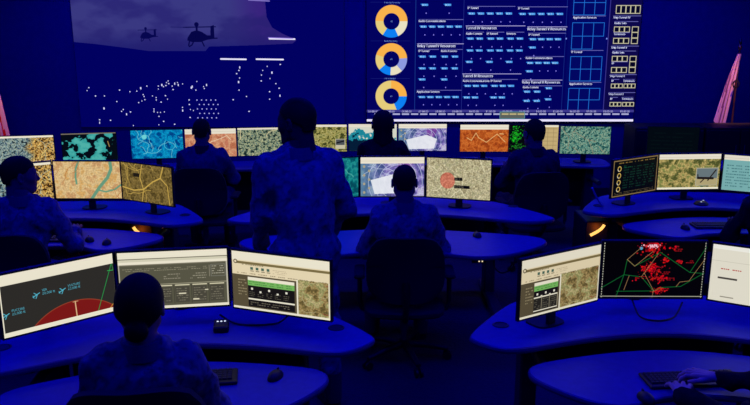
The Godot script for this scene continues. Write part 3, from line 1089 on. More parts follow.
func mouse_shape(st: SurfaceTool) -> void:
	# an egg-shaped shell
	for i in 10:
		for j in 16:
			var q := []
			for e in [[0, 0], [0, 1], [1, 1], [1, 0]]:
				var a: float = PI * 0.5 * (i + e[0]) / 10.0
				var b: float = TAU * (j + e[1]) / 16.0
				var d := Vector3(cos(b) * cos(a), sin(a), sin(b) * cos(a))
				q.append([Vector3(d.x * 0.032, d.y * 0.034 * (1.0 + 0.15 * d.z), d.z * 0.056), Vector3(d.x / 0.032, d.y / 0.034, d.z / 0.056).normalized()])
			tri3(st, q[0][0], q[1][0], q[2][0], q[0][1], q[1][1], q[2][1])
			tri3(st, q[0][0], q[2][0], q[3][0], q[0][1], q[2][1], q[3][1])

func mouse(at: Vector3, turn: float, label: String) -> void:
	var o := thing("computer_mouse", label, "mouse", at, turn, "computer mice")
	var st := mb()
	mouse_shape(st)
	put("shell", st, M.black_plastic, o)
	st = mb()
	cbox(st, Vector3(0, 0.029, -0.030), Vector3(0.007, 0.014, 0.018), 0.003)
	put("wheel", st, M.key, o)

# ------------------------------------------------------------------ chairs
func make_chair(label: String, at: Vector3, turn: float) -> Node3D:
	var o := thing("task_chair", label, "chair", at, turn, "task chairs")
	var st := mb()
	var seat := chaikin(PackedVector2Array([Vector2(-0.25, -0.24), Vector2(0.25, -0.24), Vector2(0.26, 0.15), Vector2(0.20, 0.24), Vector2(-0.20, 0.24), Vector2(-0.26, 0.15)]), 2)
	slab(st, seat, 0.385, 0.425)
	rim(st, seat, [Vector2(0, 0.385), Vector2(0.018, 0.400), Vector2(0.014, 0.422), Vector2(-0.02, 0.436)])
	var inner := PackedVector2Array()
	for p in seat:
		inner.append(p * 0.92)
	slab(st, inner, 0.42, 0.436)
	put("seat", st, M.chair_cloth, o)
	# curved backrest: grid of a bowed, rounded panel with thickness
	st = mb()
	var nx := 14
	var ny := 12
	var pt := func(i: int, j: int, s: float) -> Vector3:
		var u := -1.0 + 2.0 * i / nx
		var v := float(j) / ny
		var half := 0.265 * (1.0 - 0.22 * pow(absf(v * 2.0 - 1.0), 4.0)) * (1.0 - 0.06 * v)
		var yy := 0.50 + 0.46 * v - 0.035 * u * u * u * u * (1.0 if v > 0.5 else -1.0)
		return Vector3(u * half, yy, 0.235 + 0.045 * v - 0.06 * u * u - 0.03 * sin(v * PI) + s)
	for i in nx:
		for j in ny:
			for s in [0.0, 0.035]:
				flat_quad(st, pt.call(i, j, s), pt.call(i + 1, j, s), pt.call(i + 1, j + 1, s), pt.call(i, j + 1, s), Vector3(0, 0, 1 if s > 0.0 else -1))
	for i in nx:
		flat_quad(st, pt.call(i, 0, 0.0), pt.call(i + 1, 0, 0.0), pt.call(i + 1, 0, 0.035), pt.call(i, 0, 0.035), Vector3.DOWN)
		flat_quad(st, pt.call(i, ny, 0.0), pt.call(i + 1, ny, 0.0), pt.call(i + 1, ny, 0.035), pt.call(i, ny, 0.035), Vector3.UP)
	for j in ny:
		flat_quad(st, pt.call(0, j, 0.0), pt.call(0, j + 1, 0.0), pt.call(0, j + 1, 0.035), pt.call(0, j, 0.035), Vector3.LEFT)
		flat_quad(st, pt.call(nx, j, 0.0), pt.call(nx, j + 1, 0.0), pt.call(nx, j + 1, 0.035), pt.call(nx, j, 0.035), Vector3.RIGHT)
	put("backrest", st, M.chair_cloth, o)
	st = mb()
	tube(st, [Vector3(0, 0.36, 0.05), Vector3(0, 0.37, 0.22), Vector3(0, 0.44, 0.30), Vector3(0, 0.66, 0.285)], 0.022)
	put("back_support", st, M.black_plastic, o)
	for s in [-1.0, 1.0]:
		st = mb()
		tube(st, [Vector3(s * 0.18, 0.375, 0.03), Vector3(s * 0.29, 0.385, 0.03), Vector3(s * 0.305, 0.44, 0.03), Vector3(s * 0.305, 0.62, 0.02)], 0.017)
		var a := put("armrest", st, M.black_plastic, o)
		st = mb()
		cbox(st, Vector3(s * 0.305, 0.632, -0.02), Vector3(0.075, 0.028, 0.25), 0.012)
		put("arm_pad", st, M.chair_cloth, a)
	st = mb()
	lathe(st, Vector3.ZERO, [Vector2(0.0, 0.385), Vector2(0.09, 0.385), Vector2(0.08, 0.355), Vector2(0.030, 0.345), Vector2(0.030, 0.22), Vector2(0.020, 0.22), Vector2(0.020, 0.09), Vector2(0.0, 0.09)], 16)
	put("gas_lift", st, M.steel, o)
	for k in 5:
		var a := TAU * k / 5.0 + 0.3
		var d := Vector3(sin(a), 0, cos(a))
		st = mb()
		tube(st, [d * 0.02 + Vector3(0, 0.115, 0), d * 0.16 + Vector3(0, 0.105, 0), d * 0.30 + Vector3(0, 0.078, 0)], 0.030, 0.018)
		var sp := put("spoke", st, M.black_plastic, o)
		st = mb()
		var side := d.cross(Vector3.UP)
		for e in [-0.017, 0.017]:
			tube(st, [d * 0.305 + side * (e - 0.008) + Vector3(0, 0.029, 0), d * 0.305 + side * (e + 0.008) + Vector3(0, 0.029, 0)], 0.029, -1.0, 14)
		tube(st, [d * 0.30 + Vector3(0, 0.09, 0), d * 0.303 + Vector3(0, 0.03, 0)], 0.009)
		put("castor", st, M.black_plastic, sp)
	return o

# ------------------------------------------------------------------ people
func smin(a: float, b: float, k: float) -> float:
	var h := maxf(k - absf(a - b), 0.0) / k
	return minf(a, b) - h * h * k * 0.25

# field -> surface nets. Returns [positions, normals, owners, indices]
func nets(f: PackedFloat32Array, owner_: PackedByteArray, lo: Vector3, cell: float, nx: int, ny: int, nz: int) -> Array:
	var pos := PackedVector3Array()
	var nor := PackedVector3Array()
	var own := PackedByteArray()
	var idx := PackedInt32Array()
	var vert := PackedInt32Array()
	vert.resize(nx * ny * nz)
	vert.fill(-1)
	var sy := nx
	var sz := nx * ny
	var far := cell * 2.5
	for z in nz - 1:
		for y in ny - 1:
			var i := z * sz + y * sy
			for x in nx - 1:
				var f0 := f[i]
				if f0 > far or f0 < -far:
					i += 1
					continue
				var f1 := f[i + 1]
				var f2 := f[i + sy]
				var f3 := f[i + sy + 1]
				var f4 := f[i + sz]
				var f5 := f[i + sz + 1]
				var f6 := f[i + sz + sy]
				var f7 := f[i + sz + sy + 1]
				var m := (1 if f0 < 0 else 0) + (1 if f1 < 0 else 0) + (1 if f2 < 0 else 0) + (1 if f3 < 0 else 0) + (1 if f4 < 0 else 0) + (1 if f5 < 0 else 0) + (1 if f6 < 0 else 0) + (1 if f7 < 0 else 0)
				if m == 0 or m == 8:
					i += 1
					continue
				var s := Vector3.ZERO
				var n := 0
				if (f0 < 0) != (f1 < 0): s += Vector3(f0 / (f0 - f1), 0, 0); n += 1
				if (f2 < 0) != (f3 < 0): s += Vector3(f2 / (f2 - f3), 1, 0); n += 1
				if (f4 < 0) != (f5 < 0): s += Vector3(f4 / (f4 - f5), 0, 1); n += 1
				if (f6 < 0) != (f7 < 0): s += Vector3(f6 / (f6 - f7), 1, 1); n += 1
				if (f0 < 0) != (f2 < 0): s += Vector3(0, f0 / (f0 - f2), 0); n += 1
				if (f1 < 0) != (f3 < 0): s += Vector3(1, f1 / (f1 - f3), 0); n += 1
				if (f4 < 0) != (f6 < 0): s += Vector3(0, f4 / (f4 - f6), 1); n += 1
				if (f5 < 0) != (f7 < 0): s += Vector3(1, f5 / (f5 - f7), 1); n += 1
				if (f0 < 0) != (f4 < 0): s += Vector3(0, 0, f0 / (f0 - f4)); n += 1
				if (f1 < 0) != (f5 < 0): s += Vector3(1, 0, f1 / (f1 - f5)); n += 1
				if (f2 < 0) != (f6 < 0): s += Vector3(0, 1, f2 / (f2 - f6)); n += 1
				if (f3 < 0) != (f7 < 0): s += Vector3(1, 1, f3 / (f3 - f7)); n += 1
				vert[i] = pos.size()
				pos.append(lo + (Vector3(x, y, z) + s / n) * cell)
				nor.append(Vector3(f1 + f3 + f5 + f7 - f0 - f2 - f4 - f6, f2 + f3 + f6 + f7 - f0 - f1 - f4 - f5, f4 + f5 + f6 + f7 - f0 - f1 - f2 - f3).normalized())
				own.append(owner_[i])
				i += 1
	for z in range(1, nz - 1):
		for y in range(1, ny - 1):
			for x in range(1, nx - 1):
				var i := z * sz + y * sy + x
				if vert[i] < 0:
					continue
				var a := f[i] < 0
				if a != (f[i + 1] < 0):
					face(idx, pos, nor, vert[i], vert[i - sy], vert[i - sy - sz], vert[i - sz])
				if a != (f[i + sy] < 0):
					face(idx, pos, nor, vert[i], vert[i - 1], vert[i - 1 - sz], vert[i - sz])
				if a != (f[i + sz] < 0):
					face(idx, pos, nor, vert[i], vert[i - 1], vert[i - 1 - sy], vert[i - sy])
	return [pos, nor, own, idx]

func face(idx: PackedInt32Array, pos: PackedVector3Array, nor: PackedVector3Array, a: int, b: int, c: int, d: int) -> void:
	if a < 0 or b < 0 or c < 0 or d < 0:
		return
	if (pos[b] - pos[a]).cross(pos[c] - pos[a]).dot(nor[a] + nor[c]) > 0.0:
		var t := b
		b = d
		d = t
	idx.append(a); idx.append(b); idx.append(c)
	idx.append(a); idx.append(c); idx.append(d)

# bones: [from, to, radius, radius, squash, owner]
func flesh(bones: Array, cell: float, k: float, wrinkle := 0.0) -> Array:
	var lo := Vector3.INF
	var hi := -Vector3.INF
	for b in bones:
		var e: float = maxf(b[2], b[3]) / minf(b[4].x, minf(b[4].y, b[4].z)) + cell * 3.0 + 0.01
		lo = lo.min(b[0].min(b[1]) - Vector3.ONE * e)
		hi = hi.max(b[0].max(b[1]) + Vector3.ONE * e)
	var nx := int((hi.x - lo.x) / cell) + 2
	var ny := int((hi.y - lo.y) / cell) + 2
	var nz := int((hi.z - lo.z) / cell) + 2
	var f := PackedFloat32Array()
	f.resize(nx * ny * nz)
	f.fill(9.0)
	var own := PackedByteArray()
	own.resize(nx * ny * nz)
	var near := PackedFloat32Array()
	near.resize(nx * ny * nz)
	near.fill(9.0)
	for b in bones:
		var s: Vector3 = b[4]
		var smax := maxf(s.x, maxf(s.y, s.z))
		var A: Vector3 = b[0] * s
		var D: Vector3 = b[1] * s - A
		var l2 := maxf(D.length_squared(), 1e-8)
		var ra: float = b[2]
		var rb: float = b[3]
		var o: int = b[5]
		var e: float = maxf(ra, rb) / minf(s.x, minf(s.y, s.z)) + k + cell * 2.5
		var p0: Vector3 = (b[0].min(b[1]) - Vector3.ONE * e - lo) / cell
		var p1: Vector3 = (b[0].max(b[1]) + Vector3.ONE * e - lo) / cell
		for z in range(maxi(0, int(p0.z)), mini(nz, int(p1.z) + 1)):
			for y in range(maxi(0, int(p0.y)), mini(ny, int(p1.y) + 1)):
				var x0 := maxi(0, int(p0.x))
				var i := (z * ny + y) * nx + x0
				for x in range(x0, mini(nx, int(p1.x) + 1)):
					var p := (lo + Vector3(x, y, z) * cell) * s - A
					var t := clampf(p.dot(D) / l2, 0.0, 1.0)
					var d := ((p - D * t).length() - lerpf(ra, rb, t)) / smax
					if d < near[i]:
						near[i] = d
						own[i] = o
					f[i] = smin(f[i], d, k)
					i += 1
	if wrinkle > 0.0:
		var n := FastNoiseLite.new()
		n.seed = 3
		n.frequency = 6.0
		n.fractal_octaves = 1
		n.domain_warp_enabled = true
		n.domain_warp_amplitude = 0.04
		n.domain_warp_frequency = 4.0
		var i := 0
		for z in nz:
			for y in ny:
				for x in nx:
					if absf(f[i]) < 0.05 and own[i] == 0:
						var p := lo + Vector3(x, y, z) * cell
						f[i] += (absf(n.get_noise_3d(p.x, p.y * 0.7, p.z)) - 0.2) * wrinkle
					i += 1
	return nets(f, own, lo, cell, nx, ny, nz)

func sculpt(dist: Callable, lo: Vector3, hi: Vector3, cell: float) -> Array:
	var nx := int((hi.x - lo.x) / cell) + 2
	var ny := int((hi.y - lo.y) / cell) + 2
	var nz := int((hi.z - lo.z) / cell) + 2
	var f := PackedFloat32Array()
	f.resize(nx * ny * nz)
	var own := PackedByteArray()
	own.resize(nx * ny * nz)
	var i := 0
	for z in nz:
		for y in ny:
			for x in nx:
				f[i] = dist.call(lo + Vector3(x, y, z) * cell)
				i += 1
	return nets(f, own, lo, cell, nx, ny, nz)

func egg(p: Vector3, c: Vector3, r: Vector3) -> float:
	var q := p - c
	var k0 := (q / r).length()
	var k1 := (q / (r * r)).length()
	return k0 * (k0 - 1.0) / maxf(k1, 1e-6)

func pill(p: Vector3, a: Vector3, b: Vector3, ra: float, rb: float) -> float:
	var d := b - a
	var t := clampf((p - a).dot(d) / d.length_squared(), 0.0, 1.0)
	return (p - a - d * t).length() - lerpf(ra, rb, t)

# a head that faces -z, centred between the ears
func head_field(p: Vector3) -> float:
	var q := Vector3(absf(p.x), p.y, p.z)
	var d := egg(p, Vector3(0, 0.032, 0.012), Vector3(0.074, 0.086, 0.094))
	d = smin(d, egg(p, Vector3(0, -0.040, -0.028), Vector3(0.056, 0.074, 0.060)), 0.05)
	d = smin(d, egg(p, Vector3(0, -0.092, -0.062), Vector3(0.026, 0.020, 0.022)), 0.03)                     # chin
	d = smin(d, pill(q, Vector3(0.030, -0.090, -0.045), Vector3(0.054, -0.055, 0.008), 0.015, 0.018), 0.03)  # jaw
	d = smin(d, pill(q, Vector3(0.0, 0.022, -0.078), Vector3(0.034, 0.020, -0.066), 0.010, 0.010), 0.02)    # brow
	d = smin(d, pill(q, Vector3(0.046, -0.018, -0.052), Vector3(0.050, -0.014, -0.045), 0.014, 0.014), 0.03) # cheek
	d = maxf(d, -(egg(q, Vector3(0.031, 0.002, -0.096), Vector3(0.018, 0.012, 0.018))))                     # eye socket
	d = smin(d, egg(q, Vector3(0.031, 0.002, -0.072), Vector3(0.013, 0.012, 0.012)), 0.004)                 # eye
	d = smin(d, pill(p, Vector3(0, 0.008, -0.082), Vector3(0, -0.030, -0.102), 0.008, 0.011), 0.012)        # nose
	d = smin(d, pill(q, Vector3(0, -0.034, -0.094), Vector3(0.012, -0.034, -0.088), 0.009, 0.007), 0.008)
	d = smin(d, pill(q, Vector3(0, -0.058, -0.086), Vector3(0.018, -0.060, -0.078), 0.007, 0.005), 0.006)   # lips
	d = smin(d, pill(q, Vector3(0, -0.067, -0.085), Vector3(0.016, -0.066, -0.078), 0.007, 0.005), 0.004)
	var ear := egg(q, Vector3(0.083, -0.004, 0.016), Vector3(0.010, 0.033, 0.020))
	ear = maxf(ear, -egg(q, Vector3(0.092, -0.002, 0.012), Vector3(0.007, 0.020, 0.011)))
	d = smin(d, ear, 0.008)
	d = smin(d, pill(p, Vector3(0, -0.04, 0.028), Vector3(0, -0.155, 0.036), 0.056, 0.058), 0.03)          # neck
	return d

func hair_field(p: Vector3, style: String) -> float:
	var q := Vector3(absf(p.x), p.y, p.z)
	var grow := {"crop": 0.006, "shaved": 0.003, "bun": 0.014, "long": 0.020}[style] as float
	var d := egg(p, Vector3(0, 0.032, 0.014), Vector3(0.075, 0.087, 0.095) + Vector3.ONE * grow)
	# hairline: above the brow in front, down to the nape behind
	var front := p.z + 0.030 + clampf((p.y - 0.030) * 2.5, -0.1, 0.3)
	var low := -0.040 if style == "crop" or style == "shaved" else -0.062
	var nape := low + clampf((0.045 - p.z) * 1.0, 0.0, 0.09) - p.y
	if style == "crop" or style == "shaved":
		d = smin(d, pill(p, Vector3(0, -0.02, 0.04), Vector3(0, -0.06, 0.048), 0.058 + grow, 0.050 + grow), 0.02)
	d = maxf(d, nape)
	d = maxf(d, -front)
	if style == "bun":
		d = smin(d, pill(q, Vector3(0.0, -0.035, 0.062), Vector3(0.045, 0.0, 0.05), 0.040, 0.036), 0.03)
		d = smin(d, egg(p, Vector3(0, -0.058, 0.108), Vector3(0.044, 0.040, 0.034)), 0.012)
	if style == "long":
		d = smin(d, pill(q, Vector3(0.040, 0.0, 0.045), Vector3(0.050, -0.15, 0.055), 0.050, 0.045), 0.04)
		d = smin(d, pill(p, Vector3(0, -0.02, 0.075), Vector3(0, -0.17, 0.085), 0.045, 0.045), 0.04)
		d = maxf(d, -(p.z + 0.045 + clampf((p.y - 0.03) * 2.5, -0.03, 0.3)))
	return d

var forms := {}
func head_form() -> Array:
	if not forms.has("head"):
		forms.head = sculpt(head_field, Vector3(-0.11, -0.19, -0.13), Vector3(0.11, 0.14, 0.13), 0.0052)
	return forms.head

func hair_form(style: String) -> Array:
	if not forms.has(style):
		forms[style] = sculpt(func(p: Vector3) -> float: return hair_field(p, style), Vector3(-0.125, -0.23, -0.12), Vector3(0.125, 0.155, 0.16), 0.0066)
	return forms[style]

# a left hand, palm down, fingers to -z, thumb to +x
func hand_form(spread: float) -> Array:
	var key := "hand%.1f" % spread
	if not forms.has(key):
		var o := Vector3.ONE
		var b := []
		b.append([Vector3(0, 0.0, 0.026), Vector3(0, 0.0, -0.01), 0.024, 0.024, Vector3(0.9, 1.15, 1), 1])
		var fx := [-0.033, -0.011, 0.011, 0.031]
		var len_ := [0.060, 0.076, 0.082, 0.074]
		for k in 4:
			var kn := Vector3(fx[k], 0.004 - 0.003 * absf(k - 1.7), -0.078 - (0.006 if k == 1 or k == 2 else 0.0))
			b.append([Vector3(fx[k] * 0.55, 0, -0.005), kn, 0.0145, 0.0115, o, 1])
			var dir := Vector3((k - 1.6) * 0.16 * spread, -0.10, -1).normalized()
			var l: float = len_[k]
			var p1 := kn + dir * l * 0.45
			var p2 := p1 + Vector3(dir.x, -0.55, -0.8).normalized() * l * 0.32
			var p3 := p2 + Vector3(dir.x, -0.85, -0.5).normalized() * l * 0.23
			b.append([kn, p1, 0.0098, 0.0088, o, 1])
			b.append([p1, p2, 0.0088, 0.0080, o, 1])
			b.append([p2, p3, 0.0080, 0.0070, o, 1])
		b.append([Vector3(0.014, -0.006, -0.012), Vector3(0.044, -0.010, -0.042), 0.0155, 0.0115, o, 1])
		b.append([Vector3(0.044, -0.010, -0.042), Vector3(0.056, -0.014, -0.070), 0.0105, 0.0095, o, 1])
		b.append([Vector3(0.056, -0.014, -0.070), Vector3(0.058, -0.020, -0.092), 0.0092, 0.0078, o, 1])
		forms[key] = flesh(b, 0.0036, 0.006)
	return forms[key]

func elbow(s: Vector3, w: Vector3, l1: float, l2: float, pole: Vector3) -> Vector3:
	var d := w - s
	var l := minf(d.length(), (l1 + l2) * 0.995)
	var u := d.normalized()
	var a := (l1 * l1 - l2 * l2 + l * l) / (2.0 * l)
	var h := sqrt(maxf(l1 * l1 - a * a, 0.0))
	var side := (pole - u * pole.dot(u)).normalized()
	return s + u * a + side * h

class Pieces:
	var pos := PackedVector3Array()
	var nor := PackedVector3Array()
	var col := PackedColorArray()
	var idx := PackedInt32Array()
	func add(form: Array, t: Transform3D, color: Callable) -> void:
		var base := pos.size()
		var flip := t.basis.determinant() < 0.0
		var nb := t.basis.inverse().transposed()
		var p: PackedVector3Array = form[0]
		var n: PackedVector3Array = form[1]
		var own: PackedByteArray = form[2]
		for k in p.size():
			pos.append(t * p[k])
			nor.append((nb * n[k]).normalized())
			col.append(color.call(p[k], own[k]))
		var ix: PackedInt32Array = form[3]
		for k in range(0, ix.size(), 3):
			idx.append(base + ix[k])
			idx.append(base + ix[k + (2 if flip else 1)])
			idx.append(base + ix[k + (1 if flip else 2)])
	func mesh() -> ArrayMesh:
		var a := []
		a.resize(Mesh.ARRAY_MAX)
		a[Mesh.ARRAY_VERTEX] = pos
		a[Mesh.ARRAY_NORMAL] = nor
		a[Mesh.ARRAY_COLOR] = col
		a[Mesh.ARRAY_INDEX] = idx
		var m := ArrayMesh.new()
		m.add_surface_from_arrays(Mesh.PRIMITIVE_TRIANGLES, a)
		return m

func part_mesh(called: String, m: Mesh, material: Material, parent: Node) -> MeshInstance3D:
	var o := MeshInstance3D.new()
	o.name = called
	o.mesh = m
	o.material_override = material
	parent.add_child(o, true)
	return o

# pose: "sit" or "stand"; wrists and head are given in the person's own axes (facing -z, origin on the floor under the hips)
func person(spec: Dictionary) -> Node3D:
	var sit: bool = spec.get("pose", "sit") == "sit"
	var o := thing("person", spec.label, "person", spec.at, deg_to_rad(spec.turn), "people at work")
	var size: float = spec.get("size", 1.0)
	o.scale = Vector3.ONE * size
	var lean: float = spec.get("lean", 0.0)
	var v1 := Vector3.ONE
	var hip := Vector3(0, 0.535, 0.0) if sit else Vector3(0, 0.94, 0.0)
	var up := hip.y - 0.535
	var wide: float = spec.get("wide", 1.0)
	var sh := Vector3(0.178 * wide, 1.008 + up, -lean)
	var b := []
	# trunk
	b.append([hip + Vector3(-0.085, 0, 0.02), hip + Vector3(0.085, 0, 0.02), 0.105, 0.105, Vector3(1, 1, 0.95), 0])
	b.append([hip + Vector3(0, 0.02, 0.015), Vector3(0, 0.74 + up, 0.02 - lean * 0.4), 0.135, 0.140, Vector3(0.92, 1, 1.12), 0])
	b.append([Vector3(0, 0.74 + up, 0.02 - lean * 0.4), Vector3(0, 0.915 + up, 0.01 - lean * 0.85), 0.140, 0.150, Vector3(0.86, 1, 1.15), 0])
	b.append([Vector3(-0.115 * wide, 0.935 + up, 0.01 - lean), Vector3(0.115 * wide, 0.935 + up, 0.01 - lean), 0.105, 0.105, Vector3(1, 1, 1.02), 0])
	b.append([Vector3(-sh.x * 0.8, 1.003 + up, -lean), Vector3(sh.x * 0.8, 1.003 + up, -lean), 0.070, 0.070, v1, 0])
	b.append([Vector3(-0.06, 1.050 + up, -lean), Vector3(0.06, 1.050 + up, -lean), 0.062, 0.062, v1, 0])
	# arms
	var wrists: Array = spec.get("wrists", [Vector3(-0.15, 0.775, -0.40), Vector3(0.15, 0.775, -0.40)])
	var poles: Array = spec.get("poles", [Vector3(-0.6, -1, 0.3), Vector3(0.6, -1, 0.3)])
	var elbows := []
	for k in 2:
		var s := Vector3(sh.x * (-1 if k == 0 else 1), sh.y - 0.01, sh.z + 0.005)
		var e := elbow(s, wrists[k], 0.285, 0.265, poles[k])
		elbows.append(e)
		b.append([s, e, 0.072, 0.058, v1, 0])
		b.append([e, wrists[k], 0.055, 0.034, v1, 0])
		b.append([wrists[k].lerp(e, 0.02), wrists[k].lerp(e, 0.12), 0.037, 0.040, v1, 0])
	# legs
	var feet := []
	for k in 2:
		var sgn := -1.0 if k == 0 else 1.0
		var h := hip + Vector3(sgn * 0.095, -0.01, 0.0)
		var knee := Vector3(sgn * 0.155, 0.53, -0.43) if sit else Vector3(sgn * 0.12, 0.50, -0.02)
		var ankle := Vector3(sgn * 0.17, 0.15, -0.38) if sit else Vector3(sgn * 0.135, 0.15, 0.02)
		if spec.has("feet"):
			ankle = spec.feet[k]
		feet.append(ankle)
		b.append([h, knee, 0.098, 0.072, v1, 0])
		b.append([knee, ankle, 0.072, 0.056, v1, 0])
	# neck joins the trunk
	var top := Vector3(0, 1.228 + up, -0.012 - lean * 1.15)
	b.append([Vector3(0, 1.04 + up, -lean), top + Vector3(0, -0.10, 0.03), 0.060, 0.055, v1, 1])
	var skin: Color = spec.skin
	var camo := FastNoiseLite.new()
	camo.seed = spec.get("seed", 1)
	camo.frequency = 19.0
	camo.fractal_octaves = 3
	var cloth: Array = spec.cloth
	var dress := func(p: Vector3, own: int) -> Color:
		if own == 1:
			return skin
		var v := camo.get_noise_3d(p.x, p.y * 1.2, p.z)
		var w := camo.get_noise_3d(p.x * 1.7 + 9.0, p.y * 1.7, p.z * 1.7)
		if w > 0.22:
			return cloth[2]
		return cloth[0] if v > 0.0 else cloth[1]
	var whole := Pieces.new()
	whole.add(flesh(b, 0.0135, 0.045, 0.034), Transform3D(), dress)
	var hb := Basis(Vector3.UP, deg_to_rad(spec.get("look", 0.0))) * Basis(Vector3.RIGHT, deg_to_rad(spec.get("nod", 0.0)))
	var hs: float = spec.get("head", 1.0)
	var ht := Transform3D(hb.scaled(Vector3.ONE * hs), top)
	whole.add(head_form(), ht, func(p: Vector3, _own: int) -> Color:
		if p.z < -0.078 and absf(absf(p.x) - 0.031) < 0.011 and absf(p.y - 0.002) < 0.007:
			return Color(0.02, 0.015, 0.012) if absf(absf(p.x) - 0.031) < 0.005 else Color(0.6, 0.58, 0.55)
		if p.z < -0.074 and absf(p.y + 0.062) < 0.010 and absf(p.x) < 0.022:
			return skin * Color(0.85, 0.6, 0.6)
		return skin)
	for k in 2:
		var fore: Vector3 = (wrists[k] - elbows[k]).normalized()
		if spec.has("aim"):
			fore = spec.aim[k].normalized()
		var bz := -fore
		var by := (Vector3.UP - bz * bz.y).normalized() if absf(bz.y) < 0.9 else (Vector3(-1 if k == 0 else 1, 0, 0) - bz * bz.x * (-1 if k == 0 else 1)).normalized()
		var bx := by.cross(bz)
		var hbasis := Basis(bx, by, bz)
		if k == 1:
			hbasis = hbasis * Basis.from_scale(Vector3(-1, 1, 1))
		whole.add(hand_form(spec.get("spread", 0.7)), Transform3D(hbasis, wrists[k] + fore * 0.030), func(_p: Vector3, _own: int) -> Color: return skin)
	var body := part_mesh("body", whole.mesh(), M.person, o)
	# hair
	if spec.has("hair"):
		var h := Pieces.new()
		var hc: Color = spec.get("hair_color", Color(0.012, 0.010, 0.009))
		h.add(hair_form(spec.hair), ht, func(_p: Vector3, _own: int) -> Color: return hc)
		part_mesh("hair", h.mesh(), M.hair, o)
	# collar: a standing band round the neck
	var st := mb()
	var loop := PackedVector2Array()
	for k in 28:
		var a := TAU * k / 28.0
		loop.append(Vector2(sin(a) * 0.074, cos(a) * 0.074 + (0.012 - lean * 1.05)))
	rim(st, loop, [Vector2(0.020, 1.040 + up), Vector2(0.014, 1.070 + up), Vector2(0.004, 1.105 + up), Vector2(-0.004, 1.105 + up), Vector2(0.002, 1.070 + up)])
	put("collar", st, cloth[3], o)
	# boots
	for k in 2:
		var a: Vector3 = feet[k]
		st = mb()
		tube(st, [a + Vector3(0, 0.07, 0), a + Vector3(0, 0.0, 0.005), Vector3(a.x, 0.07, a.z + 0.012), Vector3(a.x, 0.045, a.z + 0.01)], 0.060, 0.050, 12)
		tube(st, [Vector3(a.x, 0.085, a.z - 0.01), Vector3(a.x * 1.03, 0.062, a.z - 0.09), Vector3(a.x * 1.06, 0.046, a.z - 0.165), Vector3(a.x * 1.06, 0.042, a.z - 0.19)], 0.052, 0.036, 12)
		var boot := put("boot", st, M.boot if not spec.has("dark") else M.black_plastic, o)
		st = mb()
		var sole := chaikin(PackedVector2Array([Vector2(-0.042, 0.06), Vector2(0.042, 0.06), Vector2(0.040, -0.05), Vector2(0.050, -0.14), Vector2(0.030, -0.215), Vector2(-0.030, -0.215), Vector2(-0.050, -0.14), Vector2(-0.040, -0.05)]), 2)
		for j in sole.size():
			sole[j] += Vector2(a.x * 1.03, a.z)
		slab(st, sole, 0.0, 0.026)
		put("sole", st, M.key, boot)
	if spec.get("headset", false):
		st = mb()
		var arc := []
		for k in 13:
			var a := PI * k / 12.0
			arc.append(ht * Vector3(cos(a) * 0.102, sin(a) * 0.138 + 0.002, 0.012))
		tube(st, arc, 0.009)
		var hd := put("headset_band", st, M.black_plastic, o)
		for s in [-1.0, 1.0]:
			st = mb()
			tube(st, [ht * Vector3(s * 0.082, -0.004, 0.014), ht * Vector3(s * 0.112, -0.004, 0.014)], 0.038, 0.034, 16)
			var cup := put("ear_cup", st, M.black_plastic, hd)
			cup.set_meta("label", "black headset ear cup")
		st = mb()
		tube(st, [ht * Vector3(-0.104, -0.02, 0.0), ht * Vector3(-0.098, -0.06, -0.06), ht * Vector3(-0.05, -0.072, -0.105)], 0.004)
		put("microphone_boom", st, M.steel, hd)
	body.set_meta("label", "uniformed body")
	return o

